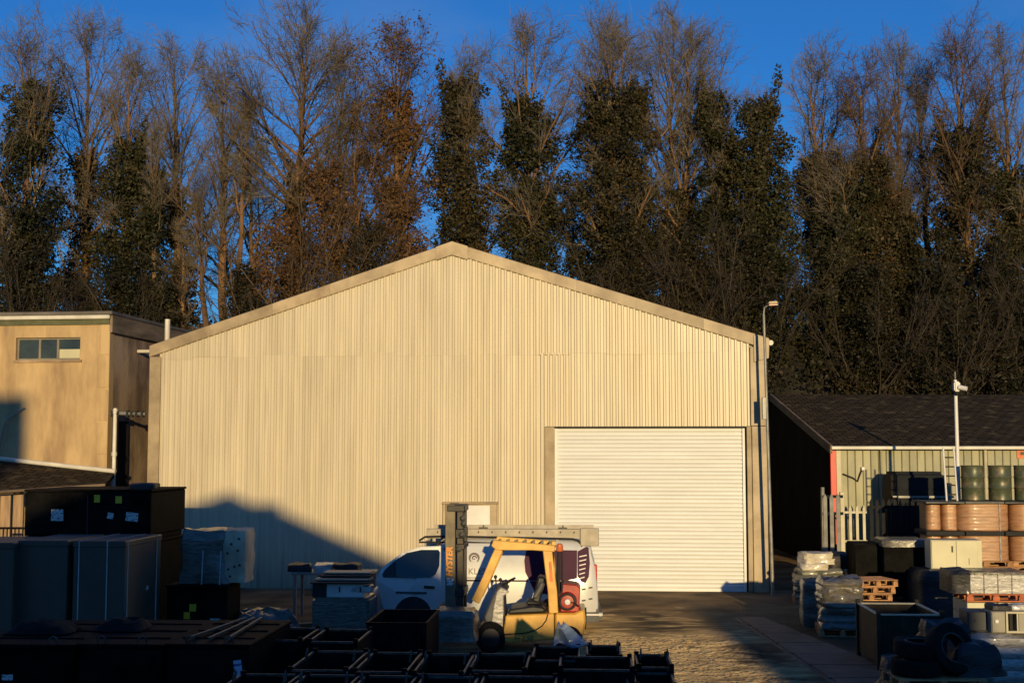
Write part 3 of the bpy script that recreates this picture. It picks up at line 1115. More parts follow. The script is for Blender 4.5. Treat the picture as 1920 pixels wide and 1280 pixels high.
mb.rng(sx0.x - S0.x, sx0.x - S0.x + .62, -.05, -.02, sx0.z - .14, sx0.z + .13)
sg = mb.build('sign', 'amber', sd)
mb = MB()
mb.rng(sx0.x - S0.x + .1, sx0.x - S0.x + .3, -.056, -.051, sx0.z - .04, sx0.z + .05)
mb.build('printed_mark', 'darkink', sg)
mb = MB()
cp = [W(px, py, SY - .06) - Vector((S0.x, SY, 0)) for px, py in ((1580, 888), (1600, 896), (1608, 902), (1612, 890), (1617, 878))]
mb.path(cp, .025, 5)
mb.build('cable', 'dark', sd)
mb = MB()
q = cp[-1]
mb.box((q.x, q.y - .05, q.z), (.09, .1, .1))
mb.build('wall_lamp', 'white', sd, bevel=.01)

# ---------------------------------------------------------------- buildings behind the camera that throw the long shadows
def cast(px, py):
    """where the sun ray that ends at this point of the warehouse front passes the plane y = -20"""
    u, z = FA(px, py)
    p = FA.o + FA.u * u + Vector((0, 0, z))
    q = p + TOSUN * ((-20 - p.y) / TOSUN.y)
    return q.x, q.z


hb = thing('gabled_house', 'dull brick gabled building whose roof shadow falls low across the warehouse front', 'building', (0, -20, 0))
ed = [cast(*p) for p in ((300, 966), (430, 924), (472, 944), (526, 944), (526, 957), (700, 1036))]
k_ = (ed[5][1] - ed[4][1]) / (ed[5][0] - ed[4][0])
xe = 3.25
ze = ed[5][1] + (xe - ed[5][0]) * k_
l0 = ed[0][0] - 1.2, ed[0][1] - .5
poly = [(l0[0], 0), (5.35, 0), (5.35, 5.50), (xe + .03, 5.50), (xe, ze), ed[5], ed[4], ed[3], ed[2], ed[1], ed[0], l0]  # roof drop and flat annex are added to half-shade the forklift body
mb = MB()
mb.prism([(x, z - (.12 if z else 0)) for x, z in poly], -12, -.02)
mb.build('wall', 'bricks', hb)
mb = MB()
rf = [l0, ed[0], ed[1], ed[2], ed[3], ed[4], ed[5], (xe, ze), (xe + .03, 5.50), (5.4, 5.50)]
for a_, b_ in zip(rf[:-1], rf[1:]):
    if abs(a_[0] - b_[0]) > .05:
        mb.prism([(a_[0], a_[1] - .11), (b_[0], b_[1] - .11), b_, a_], -12.2, .0)
mb.build('roof', 'roof', hb)
fb = thing('flat_roofed_block', 'tall brick block whose square shadow falls on the ochre rendered wall', 'building', (0, -20, 0))
MB().rng(-30, -8.4, -14, 0, 0, 11.4).build('wall', 'bricks', fb)
MB().rng(-30.2, -8.38, -14.2, .1, 11.4, 11.6).build('roof', 'roof', fb)
lw = thing('unseen_shade_block', 'long low unseen block added to shade the stacked goods near the shed', 'building', (0, -20, 0))  # unseen low block, added to keep the ground and goods in shade
MB().rng(8.4, 34, -12, 0, 0, 5.15).build('wall', 'bricks', lw)
MB().rng(8.6, 11.0, -11, -.3, 5.31, 5.95).build('shade_step', 'bricks', lw)  # raised end added to shade the sack stacks
MB().rng(8.35, 34.2, -12.2, .12, 5.15, 5.3).build('roof', 'roof', lw)

# ---------------------------------------------------------------- trees
def seg_mesh(name, segs, m, sides=3):
    """every twig a tapered prism of its own; segs: rows of p0 (3), p1 (3), r0, r1"""
    s = np.array(segs, dtype=np.float64)
    p0, p1, r0, r1 = s[:, 0:3], s[:, 3:6], s[:, 6], s[:, 7]
    d = p1 - p0
    d /= np.linalg.norm(d, axis=1, keepdims=True) + 1e-9
    ref = np.where(np.abs(d[:, 2:3]) < 0.9, np.array([[0, 0, 1.0]]), np.array([[1.0, 0, 0]]))
    x = np.cross(d, ref)
    x /= np.linalg.norm(x, axis=1, keepdims=True) + 1e-9
    y = np.cross(d, x)
    n = len(s)
    v = np.empty((n, 2, sides, 3))
    for k in range(sides):
        a = 2 * math.pi * k / sides
        o = x * math.cos(a) + y * math.sin(a)
        v[:, 0, k] = p0 + o * r0[:, None]
        v[:, 1, k] = p1 + o * r1[:, None]
    base = (np.arange(n) * 2 * sides)[:, None]
    quads = np.concatenate([base + np.array([[k, (k + 1) % sides, sides + (k + 1) % sides, sides + k]]) for k in range(sides)], axis=1).reshape(-1, 4)
    return quad_mesh(name, v.reshape(-1, 3), quads, m)


def quad_mesh(name, v, q, m):
    me = bpy.data.meshes.new(name)
    me.vertices.add(len(v))
    me.vertices.foreach_set('co', v.astype(np.float32).ravel())
    me.loops.add(q.size)
    me.loops.foreach_set('vertex_index', q.astype(np.int32).ravel())
    me.polygons.add(len(q))
    me.polygons.foreach_set('loop_start', np.arange(0, q.size, 4, dtype=np.int32))
    me.update(calc_edges=True)
    me.validate()
    me.materials.append(M[m])
    return me


def leaf_mesh(name, c, size, m, rs, up=0.0):
    """leaf-sized quads at the points c"""
    n = len(c)
    a = rs.normal(size=(n, 3))
    a /= np.linalg.norm(a, axis=1, keepdims=True)
    b = np.cross(a, rs.normal(size=(n, 3)))
    b /= np.linalg.norm(b, axis=1, keepdims=True) + 1e-9
    s = (size * rs.uniform(0.6, 1.35, n))[:, None]
    v = np.stack([c - a * s, c - b * s * .62, c + a * s, c + b * s * .62], axis=1).reshape(-1, 3)
    return quad_mesh(name, v, np.arange(4 * n).reshape(-1, 4), m)


def unit(v):
    return v / (np.linalg.norm(v) + 1e-9)


def grow(seed, H=16.0, base=0.42, spread=3.4, n1=17, style='fan', dense=1.0):
    """(trunk path, limb segments, twig segments) of a bare tree H high"""
    rs = np.random.RandomState(seed)
    limbs, twigs = [], []
    path = [np.zeros(3)]
    lean = rs.normal(size=2) * 0.035
    for i in range(13):
        step = np.array([lean[0] + rs.normal() * .06, lean[1] + rs.normal() * .06, 1.0])
        path.append(path[-1] + unit(step) * H * 0.86 / 13)
    rad = [0.31 * (1 - 0.86 * (i / 13) ** 0.9) + (0.08 if i == 0 else 0) for i in range(14)]

    def at(t):
        f = t * 13
        k = min(int(f), 12)
        return path[k] + (path[k + 1] - path[k]) * (f - k), rad[k] + (rad[k + 1] - rad[k]) * (f - k)

    def rec(p, d, L, r, lev):
        ns = (7, 4, 3, 1)[lev]
        st = L / ns
        for i in range(ns):
            up = ((0.03 if style == 'fan' else 0.03), 0.05, 0.03, 0.0)[lev]
            d = unit(d + rs.normal(size=3) * (0.10, 0.16, 0.18, 0.1)[lev] + np.array([0, 0, up]))
            r1 = r * (0.84, 0.78, 0.75, 0.5)[lev]
            q = p + d * st
            (limbs if lev == 0 else twigs).append((*p, *q, r, r1))
            if lev < 3 and (i > 0 or lev > 0):
                k = (1.75, 1.45, 1.25)[lev] * dense
                for _ in range(int(k) + (rs.rand() < k - int(k))):
                    ax = unit(np.cross(d, rs.normal(size=3)))
                    an = R(rs.uniform(18, 46))
                    dd = d * math.cos(an) + np.cross(ax, d) * math.sin(an)
                    rec(p + d * st * rs.rand(), dd, (L * rs.uniform(.38, .55) * (1 - .45 * i / ns), L * rs.uniform(.4, .62), rs.uniform(.32, .75))[lev], max(r1 * .58, .0095), lev + 1)
            p, r = q, r1

    # limbs run out from the stem to a domed outline
    cz, rz = H * (.5 + base * .28), H * (.5 - base * .28)
    for i in range(n1):
        f = i / (n1 - 1)
        t = base + (0.97 - base) * f ** (1.35 if style == 'fan' else 1.0)
        p, r = at(t)
        az = i * 2.4 + rs.normal() * .35
        an = R((62 - 44 * f if style == 'fan' else 40 - 26 * f) + rs.normal() * 6)
        d = np.array([math.sin(an) * math.cos(az), math.sin(an) * math.sin(az), math.cos(an)])
        S = np.array([1 / spread, 1 / spread, 1 / rz])
        q, e = (p - np.array([0, 0, cz])) * S, d * S
        A, B, C_ = e @ e, q @ e, q @ q - 1
        D = B * B - A * C_
        L = (-B + math.sqrt(D)) / A if D > 0 else 1.2
        rec(p, d, min(max(L * rs.uniform(.86, 1.06), 1.0), 8.5), max(.034, min(r * .66, .11)), 0)
    return path, rad, limbs, twigs


PROTO = {}
for key, args in dict(
        fan0=dict(seed=3, base=.46, spread=3.7, n1=30, style='fan', dense=.92),
        fan1=dict(seed=9, base=.34, spread=3.2, n1=24, style='fan', dense=.88),
        tall0=dict(seed=21, base=.42, spread=1.8, n1=20, style='tall', dense=.86),
        tall1=dict(seed=33, base=.30, spread=2.3, n1=22, style='tall', dense=.86),
        tall2=dict(seed=47, base=.55, spread=1.9, n1=18, style='tall', dense=.9),
        low0=dict(seed=58, base=.12, spread=3.0, n1=24, style='fan', dense=.86)).items():
    path, rad, limbs, twigs = grow(**args)
    tb = MB()
    tb.path(path, rad, 9)
    PROTO[key] = dict(path=path, rad=rad,
                      trunk=tb.mesh('trunk', 'bark', smooth=True),
                      limbs=seg_mesh('limb', limbs, 'bark', 5),
                      twigs=seg_mesh('twigs', twigs, 'twig', 3),
                      brown=None, tw=twigs, lb=limbs)


def clump_points(rs, centres, radii, per):
    """leaves gathered in clumps, thicker towards each clump's skin"""
    n = len(centres)
    cnt = np.maximum(3, (per * (radii / radii.mean()) ** 2)).astype(int)
    idx = np.repeat(np.arange(n), cnt)
    d = rs.normal(size=(len(idx), 3))
    d /= np.linalg.norm(d, axis=1, keepdims=True)
    rr = rs.uniform(0.25, 1.0, len(idx)) ** 0.6
    return centres[idx] + d * (radii[idx] * rr)[:, None] * np.array([1, 1, 1.15])


def ivy_points(rs, P, htop, width, zb=0.0, nclump=150, per=46, forks=3):
    """a sleeve of ivy round the trunk and up the lower forks"""
    path = np.array(P['path'])
    axes = [(path, 1.0, 1.0)]
    c, r = [], []
    for k in range(nclump):
        t = rs.uniform(0, 1)
        z = zb + (htop - zb) * t
        i = np.interp(z, path[:, 2], np.arange(len(path)))
        i0 = int(min(i, len(path) - 2))
        p = path[i0] + (path[i0 + 1] - path[i0]) * (i - i0)
        p = np.array([p[0], p[1], z])
        w = width * (0.92 + 0.25 * math.sin(z * 1.7 + width) * math.sin(z * .6)) * (1 - .45 * t ** 5)
        a = rs.uniform(0, 2 * math.pi)
        q = w * .60 * (0.10 + 0.90 * rs.rand() ** .6) * (1 + .8 * noise.noise(Vector((z * .7, a, rs.rand() * .5))))
        c.append(p + np.array([q * math.cos(a), q * math.sin(a), 0]))
        r.append(rs.uniform(.16, .74) * (1 - .25 * t))
    for f in range(forks):      # tongues of ivy running up separate limbs
        a = rs.uniform(0, 2 * math.pi)
        s0 = htop * rs.uniform(.72, .85)
        top = htop * rs.uniform(.98, 1.12)
        for k in range(14):
            t = k / 13
            z = s0 + (top - s0) * t
            q = width * (.15 + .26 * t)
            c.append(np.array([q * math.cos(a), q * math.sin(a), z]) + np.array([np.interp(z, path[:, 2], path[:, 0]), np.interp(z, path[:, 2], path[:, 1]), 0]))
            r.append((.46 * (1 - .5 * t)) * rs.uniform(.7, 1.2))
    return clump_points(rs, np.array(c), np.array(r), per)


tree_n = [0]


def tree(label, px, top_py, Y, proto, wpx=None, ivy_py=None, ivy_wpx=None, leaf='ivy', russet=0, name='bare_tree', group=None, nclump=150, rot=None, forks=3, browntw=False, lean=0.0):
    i = tree_n[0]
    tree_n[0] += 1
    rs = np.random.RandomState(1000 + i)
    s = F / Y
    x = (px - 960) / s
    zb = bank_z(x, Y) - .15
    H = CAMH + (845 - top_py) / s - zb
    P = PROTO[proto]
    t = thing(name, label, 'tree', (x, Y, zb), rs.uniform(0, 6.28) if rot is None else rot, group)
    sz_ = H / 16.0
    if wpx:
        cw = max(np.percentile(abs(np.array(P['tw'])[:, 0:2]), 95) * 2, 1)
        sxy = max(wpx / s / cw, .72 * sz_)
    else:
        sxy = sz_
    if lean:
        t.rotation_euler = (0, lean, 0)
    tk = put('trunk', P['trunk'], t)
    put('limb', P['limbs'], tk)['kind'] = 'stuff'
    cr = put('crown', P['twigs'], t)
    cr['kind'] = 'stuff'
    for o in (tk, cr):
        o.scale = (sxy, sxy, sz_)
    if browntw:
        cr.material_slots[0].link = 'OBJECT'
        cr.material_slots[0].material = M['twigbrown']
    if ivy_py is not None:
        hi = CAMH + (845 - ivy_py) / s - zb
        Q = dict(path=[np.array([p[0] * sxy, p[1] * sxy, p[2] * sz_]) for p in P['path']])
        pts = ivy_points(rs, Q, hi / (1.1 if forks else 1), ivy_wpx / s * (1.22 if px > 1070 else 1.12), 0, int(nclump * (1.55 if px > 840 else 1.3)), 60, forks)
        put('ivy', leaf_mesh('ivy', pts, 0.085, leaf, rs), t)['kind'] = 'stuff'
    if russet:
        tw = np.array(P['tw'])
        k = rs.randint(0, len(tw), russet)
        pts = tw[k, 3:6] * np.array([sxy, sxy, sz_]) + rs.normal(size=(russet, 3)) * .12
        keep = noise_mask(pts, 0.55, i)
        put('foliage', leaf_mesh('foliage', pts[keep], 0.075, 'russet', rs), t)['kind'] = 'stuff'
    return t


def noise_mask(p, f, seed):
    return np.array([noise.noise(Vector((q[0] * f + seed * 7, q[1] * f, q[2] * f))) > -0.12 for q in p])


def shrub(label, px, top_py, Y, wpx, base_py=None, leaf='russet', n=150, per=52, twigs=True, name='tall_shrub', group='shrubs on the wooded bank', size=.075):
    i = tree_n[0]
    tree_n[0] += 1
    rs = np.random.RandomState(3000 + i)
    s = F / Y
    x = (px - 960) / s
    zb = bank_z(x, Y) - .15
    H = CAMH + (845 - top_py) / s - zb
    w = wpx / s
    t = thing(name, label, 'shrub', (x, Y, zb), 0, group)
    segs, c, r = [], [], []
    for k in range(10 + int(w * 2)):
        a = rs.uniform(0, 6.28)
        p = np.array([math.cos(a) * w * .12, math.sin(a) * w * .12, 0])
        d = unit(np.array([math.cos(a) * .28 * w / H * 2.2, math.sin(a) * .28, 1]))
        Hk = H * rs.uniform(.6, 1.0)
        st = Hk / 8
        for j in range(8):
            d = unit(d + rs.normal(size=3) * .13)
            q = p + d * st
            rr = .05 * (1 - j / 9)
            segs.append((*p, *q, rr + .01, rr * .85 + .008))
            if j > 1:
                for b in range(4):
                    e = unit(d + rs.normal(size=3) * .55)
                    L = H * rs.uniform(.06, .17)
                    u = q + e * L
                    segs.append((*q, *u, .014, .008))
                    for b2 in range(3):
                        e2 = unit(e + rs.normal(size=3) * .6)
                        p2 = q + e * L * rs.rand()
                        segs.append((*p2, *(p2 + e2 * L * .6), .010, .006))
            p = q
    for k in range(n):
        z = H * (.04 + .93 * rs.rand() ** .85)
        wz = w * .5 * (1 - .55 * (z / H) ** 2.2) * (.75 + .4 * noise.noise(Vector((z * .6, i * 3.3, 0))))
        a = rs.uniform(0, 6.28)
        q = wz * rs.rand() ** .5
        c.append((q * math.cos(a), q * math.sin(a), z))
        r.append(rs.uniform(.25, .62))
    put('stem', seg_mesh('stem', segs, 'scrub' if leaf == 'brush' else 'twigbrown', 3), t)['kind'] = 'stuff'
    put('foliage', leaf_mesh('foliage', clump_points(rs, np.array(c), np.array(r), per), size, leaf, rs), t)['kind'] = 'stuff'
    return t


T = tree
# from the rendered block across the ridge to the shed
T('broad dark ivy-smothered tree with a blunt conical head above the rendered block', 34, 30, 64, 'tall1', 150, 92, 118, 'ivygreen', name='ivy_clad_tree', nclump=330, forks=2)
T('pale bare tree with a loose twiggy head by the conical one', 150, 8, 69, 'fan1', 175, 260, 60, 'ivy', nclump=90)
T('dark tree thick with ivy up to half height, standing over the rendered block roof', 235, 90, 66, 'tall1', 120, 225, 88, 'ivygreen', name='ivy_clad_tree', nclump=210)
T('bare tree with a rounded twiggy crown above two ivied dark stems', 322, 58, 68, 'fan1', 165, 330, 44, 'ivygreen', nclump=90)
T('slim black-stemmed tree wrapped in ivy beside the small white vent pipe', 292, 190, 65, 'tall2', 70, 300, 46, 'ivygreen', name='ivy_clad_tree', nclump=120)
T('slender leaning tree with bare reddish stem rising where block and warehouse meet', 392, 300, 64.5, 'tall2', 90, lean=-.05)
T('tall thin bare tree with a reddish straight stem, first of a close couple', 420, 84, 67, 'tall0', 95)
T('tall thin bare tree with orange brown stem, second of a close couple', 436, 130, 66, 'tall2', 80)
T('biggest bare tree, its wide fan of fine twigs on a clean straight stem', 540, -8, 66, 'fan0', 275, 300, 34, 'ivy', nclump=70, rot=1.0)
T('bare tree with thin upright limbs partly hidden by the widest fan crown', 630, 60, 70, 'tall1', 120)
T('tall tree still holding russet leaves to its two-pronged top', 742, 28, 66, 'fan1', 165, 110, 80, 'russet', russet=5200, name='russet_tree', nclump=150, browntw=True)
T('brown twiggy tree filling the space between the wide fan crown and the russet tree', 665, 170, 65, 'low0', 175, russet=3000, name='russet_tree', browntw=True)
T('narrow column of dark ivy with a forked tip, directly behind the warehouse ridge', 884, 60, 65, 'tall2', 90, 85, 92, 'ivy', name='ivy_clad_tree', nclump=300)
T('ivy column under a broad bare twiggy head, just past the warehouse ridge', 990, 14, 66, 'fan1', 190, 130, 104, 'ivygreen', name='ivy_clad_tree', nclump=330, rot=2.0)
T('bare tree with airy pale twigs between two ivy columns past the ridge', 1130, 6, 71, 'tall1', 120, 330, 34, 'ivy', nclump=60)
T('massive ivy-covered tree with ragged forks beyond the strip of open sky', 1158, 40, 65, 'tall1', 170, 112, 140, 'ivy', name='ivy_clad_tree', nclump=430, rot=.6)
T('tall bare tree with a wide hazy crown and two visible dark stems', 1245, 4, 69, 'fan0', 190, 400, 60, 'ivy', nclump=110, rot=.3)
T('bare leaning-limbed tree with crown spreading over the shutter side of the roof', 1290, 28, 68, 'fan1', 170, 330, 46, 'ivy', nclump=100)
T('thin ivy spire standing before the hazy bare crowns', 1342, 130, 66, 'tall0', 60, 130, 62, 'ivygreen', name='ivy_clad_tree', nclump=170)
T('dense squat-topped ivy tower with no bare twigs at its head', 1430, 150, 65, 'tall2', 70, 142, 104, 'ivygreen', name='ivy_clad_tree', nclump=360, forks=1)
T('bare tree with upswept limbs beside the dense ivy tower', 1556, 72, 68, 'tall1', 130, 250, 74, 'ivy', nclump=150)
T('bare many-stemmed tree with reddish brown limbs above the shed roof', 1640, 88, 66, 'tall0', 120, 250, 92, 'ivy', nclump=190, browntw=True)
T('straight bare tree with high fine twigs over the shed ridge', 1690, 60, 70, 'tall1', 110, 330, 60, 'ivy', nclump=110)
T('lone narrow bare tree seen against a slot of sky over the camera pole', 1752, 84, 69, 'tall2', 95)
T('tall fork-limbed tree with ivy to its waist above the tall camera pole', 1826, 34, 65, 'tall1', 150, 190, 110, 'ivy', name='ivy_clad_tree', nclump=260, browntw=True)
T('bare hazy-headed tree at the frame edge beyond the fork-limbed tree', 1905, 40, 68, 'fan1', 150, 280, 80, 'ivygreen', nclump=170)
T('ivy-draped tree low over the shed roof between dark undergrowth', 1590, 260, 65, 'tall0', 90, 310, 96, 'ivygreen', name='ivy_clad_tree', nclump=230, forks=1)
T('ivy-draped stump-topped tree behind the camera pole head', 1700, 300, 65.5, 'tall2', 80, 350, 92, 'ivy', name='ivy_clad_tree', nclump=230, forks=1)
T('young bare tree with open branches in the gap by the leaning reddish stem', 345, 420, 66, 'low0', 110)
T('small bare tree with spreading branches under the widest fan crown', 480, 250, 69, 'low0', 130)
T('small bare tree whose branches cross the strip of open sky past the ridge', 1066, 330, 70, 'tall2', 70)
T('small bare tree among the undergrowth behind the lamp post', 1395, 380, 66, 'low0', 120)

Sh = shrub
Sh('rust brown thicket under the widest fan crown', 520, 400, 63.5, 150)
Sh('rust brown thicket rising highest between fan crown and russet tree', 610, 290, 64, 165, n=170)
Sh('green brown bush low against the warehouse roof slope before the russet tree', 690, 410, 63, 150, leaf='brush')
Sh('tangled brown bush at the foot of the russet tree', 770, 440, 63.5, 110)
Sh('dark bush at the roof edge of the warehouse beside the reddish stems', 455, 500, 63, 110, leaf='brush')
Sh('dark bush at the foot of the ivied stems above the rendered block', 225, 480, 64, 170, leaf='brush', n=150)
Sh('dark bush at the frame edge above the rendered block roof', 50, 430, 63.5, 190, leaf='brush', n=190)
Sh('dark bush filling the foot of the massive ivy-covered tree', 1180, 400, 63, 190, leaf='brush', n=190)
Sh('dark bush between the massive ivy-covered tree and the lamp post', 1300, 430, 63, 150, leaf='brush', n=150)
Sh('brown bush behind the lamp head', 1420, 400, 63.2, 150, leaf='brush', n=150)
Sh('dark bush above the shed ridge next to the light gap', 1635, 480, 63, 150, leaf='brush', n=160)
Sh('dark bush over the camera pole head', 1770, 500, 62.5, 160, leaf='brush', n=160)
Sh('dark bush at the frame edge over the shed roof', 1885, 470, 63, 150, leaf='brush', n=160)

# the far edge of the wood: one hazy mass of twigs that cannot be counted
rs = np.random.RandomState(77)
allv = []
for k in range(22):
    P = PROTO[('fan1', 'tall1', 'low0', 'tall0')[k % 4]]
    tw = np.array(P['tw'])[::3]
    lm = np.array(P['lb'])
    px = -60 + k * 97 + rs.uniform(-30, 30)
    if 1010 < px < 1110 or 780 < px < 860 or 310 < px < 400:
        continue
    Y = rs.uniform(78, 92)
    x = (px - 960) / F * Y
    a = rs.uniform(0, 6.28)
    ca, sa = math.cos(a), math.sin(a)
    h = rs.uniform(.62, .92)
    for arr in (tw, lm):
        o = arr.copy()
        for c0 in (0, 3):
            X_, Y_ = arr[:, c0] * ca - arr[:, c0 + 1] * sa, arr[:, c0] * sa + arr[:, c0 + 1] * ca
            o[:, c0], o[:, c0 + 1], o[:, c0 + 2] = X_ * 1.2 + x, Y_ * 1.2 + Y, arr[:, c0 + 2] * h + bank_z(x, Y)
        o[:, 6:] *= 1.2
        allv.append(o)
far = put('far_wood', seg_mesh('far_wood', np.concatenate(allv), 'twig', 3))
tag(far, 'hazy mass of bare twigs far back in the wood behind the nearer trees', 'woodland', kind='stuff')

# undergrowth over the bank
c, r = [], []
for k in range(3000):
    x = rs.uniform(-32, 32)
    px = 960 + x / 62 * F
    y = rs.uniform(58.5, 69)
    hh = rs.uniform(0, 1) ** 1.6 * (5.2 if px > 1080 else 3.0 if px < 310 else 1.8)
    if 1490 < px < 1600 and y > 63:
        hh *= .1
    if 310 < px < 400 or 1030 < px < 1095:
        hh *= .3
    c.append((x, y, bank_z(x, y) + hh))
    r.append(rs.uniform(.3, .75))
pts = clump_points(rs, np.array(c), np.array(r), 38)
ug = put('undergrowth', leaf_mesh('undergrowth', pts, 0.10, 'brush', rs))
tag(ug, 'dark tangled undergrowth and brambles covering the bank behind the buildings', 'undergrowth', kind='stuff')

# ---------------------------------------------------------------- the white van
v0 = W(690, 1185, 26.5)
FV = Face((v0.x, v0.y), -R(2.0))
van = thing('panel_van', 'white panel van with purple rear graphics and a roof rack parked behind the forklift', 'van', FV.o, FV.a)
VL = FV(1122, 1100)[0]
VH = 1.84


def side_y(z):
    return 0.0 if z < 1.05 else (z - 1.05) * 0.20


prof = [(0.0, .78, .42), (.06, .86, .25), (.20, .93, .12), (.50, 1.00, .05), (.80, 1.07, .02), (.88, 1.13, .01), (1.0, 1.30, 0), (1.2, 1.58, 0), (1.36, 1.72, 0), (1.6, 1.80, 0), (2.0, VH, 0), (2.8, VH + .02, 0),
        (3.7, VH, 0), (VL - .30, VH - .03, 0), (VL - .14, VH - .12, .02), (VL - .07, 1.45, .04), (VL - .02, 1.05, .06), (VL, .7, .10), (VL, .45, .10)]
ring_n = None
vs = []
for u, zt, ins in prof:
    zb = .24
    pts = []
    lev = [zb, .32, .55, min(1.05, zt * .8), max(min(1.05, zt * .8) + .02, zt - .17), zt - .06, zt - .012]
    for k, z in enumerate(lev):
        y = ins + (.10 if k == 0 else .03 if k == 1 else 0) + side_y(z)
        if k == 5:
            y += .05
        if k == 6:
            y += .15
        pts.append((y, z))
    pts.append((.95, zt))
    full = pts + [(1.9 - y, z) for y, z in reversed(pts[:-1])]
    ring_n = len(full)
    vs += [(u, y, z) for y, z in full]
mb = MB()
n = ring_n
fs = [(i * n + k, (i + 1) * n + k, (i + 1) * n + (k + 1) % n, i * n + (k + 1) % n) for i in range(len(prof) - 1) for k in range(n)]
fs += [tuple(range(n)), tuple((len(prof) - 1) * n + k for k in range(n - 1, -1, -1))]
mb.add(vs, fs)
mb.build('body', 'vanwhite', van, smooth=True)


def patch(name, m, pts, parent, th=.006, lift=.004):
    """panel lying on the near side of the van, outline given by photo pixels"""
    q = [FV(px, py, .0) for px, py in pts]
    q = [FV(px, py, side_y(z)) for (px, py), (u, z) in zip(pts, q)]
    mb = MB()
    k = len(q)
    a = [(u, side_y(z) - lift - th, z) for u, z in q]
    b_ = [(u, side_y(z) - lift, z) for u, z in q]
    mb.add(a + b_, [tuple(range(k))] + [(i, k + i, k + (i + 1) % k, (i + 1) % k) for i in range(k)])
    return mb.build(name, m, parent)


dr = patch('cab_door', 'vanwhite', [(705, 1086), (716, 1064), (756, 1034), (790, 1024), (829, 1023), (830, 1086), (829, 1160), (790, 1166), (732, 1168), (716, 1130)][::-1], van, .004, .002)
wdw = patch('window', 'carglass', [(719, 1082), (717, 1076), (722, 1067), (742, 1049), (763, 1036), (790, 1030), (822, 1030), (825, 1034), (824, 1060), (817, 1076), (808, 1082)][::-1], van, .004, .010)
patch('quarter_light', 'plastic', [(719, 1081), (717, 1076), (722, 1067), (742, 1050), (744, 1081)][::-1], wdw, .003, .015)
patch('handle', 'plastic', [(795, 1097), (795, 1102), (815, 1103), (815, 1098)], dr, .02, .008)
patch('side_moulding', 'greyplastic', [(742, 1108), (742, 1112), (800, 1113), (800, 1109)], dr, .01, .008)
for a_, b__ in ((833, 834), ):
    patch('door_gap', 'plastic', [(a_, 1025), (a_, 1165), (b__ + .4, 1165), (b__ + .4, 1025)], van, .002, .003)
mb = MB()
mb.add([(0.865, .16, 1.13), (.865, 1.74, 1.13), (1.36, 1.66, 1.735), (1.36, .24, 1.735), (.88, .16, 1.12), (.88, 1.74, 1.12), (1.375, 1.66, 1.725), (1.375, .24, 1.725)],
       [(0, 1, 2, 3), (7, 6, 5, 4), (0, 4, 5, 1), (1, 5, 6, 2), (2, 6, 7, 3), (3, 7, 4, 0)])
mb.build('windscreen', 'carglass', van, loc=(-.012, 0, .012))
patch('graphic', 'purple', [(987, 1030), (1082, 1031), (1082, 1084), (1060, 1088), (993, 1088), (985, 1072), (983, 1050)][::-1], van, .002, .003)
patch('graphic', 'purple', [(993, 1088.5), (1060, 1088.5), (1072, 1104), (1040, 1114), (1004, 1112)][::-1], van, .002, .003)
patch('stripe', 'purple', [(868, 1086), (868, 1089), (990, 1090), (990, 1087)], van, .002, .003)
qw = patch('rear_panel', 'purple', [(1083, 1033), (1100, 1024), (1103.5, 1026), (1106, 1055), (1104, 1080), (1098, 1092), (1090, 1090), (1083, 1080)][::-1], van, .004, .012)
for k in range(6):
    y = 1041 + k * 8.2
    patch('stripe', 'white', [(1086, y + 1), (1086, y + 3), (1100 - k * .8, y), (1100 - k * .8, y - 2)], qw, .002, .018)
for (a_, y_) in ((1091, 1103), (1104, 1100), (1091, 1124), (1104, 1121)):
    patch('trim_line', 'plastic', [(a_, y_), (a_, y_ + 3), (a_ + 7, y_ + 2), (a_ + 7, y_ - 1)], van, .004, .004)
patch('fuel_flap', 'plastic', [(1089, 1130), (1088, 1140), (1094, 1141), (1095, 1131)], van, .004, .004)
# logo: a ring with a swirl, and the firm's name under it
u_, z_ = FV(889, 1046, side_y(1.45))
ly_ = side_y(z_) - .008
mb = MB()
mb.torus((0, 0, 0), .090, .020, 'y', 28, 6)
lg = mb.build('logo', 'ink', van, loc=(u_, ly_ + .012, z_))
mb = MB()
mb.path([(.05 * math.cos(t) * (1 - t / 9), 0, .05 * math.sin(t) * (1 - t / 9)) for t in [k * .35 for k in range(19)]], .012, 5)
mb.build('swirl', 'ink', lg)
u_, z_ = FV(888, 1071, side_y(1.2))
text('KLES', 'lettering', .17, 'ink', van, (u_ + .07, side_y(z_) - .008, z_), (R(90) - math.atan(.2), 0, 0), 0, .001)
mb = MB()
mb.rng(u_ - .22, u_ + .25, side_y(z_ - .12) - .008, side_y(z_ - .12) - .004, z_ - .125, z_ - .11)
mb.build('underline', 'ink', van)
for i_, u_ in enumerate((.88, VL - .85)):
    mb = MB()
    mb.lathe([(.30, -.08), (.33, -.05), (.33, .12), (.30, .14)], 28, axis='y')
    w_ = mb.build('wheel', 'rubber', van, smooth=True, loc=(u_, .10, .33))
    mb = MB()
    mb.lathe([(.02, -.10), (.20, -.085), (.215, -.06)], 20, axis='y')
    mb.build('rim', 'palegrey', w_, smooth=True)
    mb = MB()
    mb.lathe([(.37, -.006), (.375, .03), (.37, .06)], 28, axis='y')
    mb.build('wheel_arch', 'plastic', van, loc=(u_, .0, .36))
mb = MB()
mb.rng(VL - .42, VL + .07, .0, 1.9, .24, .50)
mb.build('rear_bumper', 'greyplastic', van, bevel=.06, seg=2)
mb = MB()
mb.rng(VL - .36, VL + .085, -.006, .5, .36, .42)
mb.build('bumper_strip', 'white', van, bevel=.02)
mb = MB()
mb.rng(VL - .115, VL - .02, .10, .24, .95, 1.35)
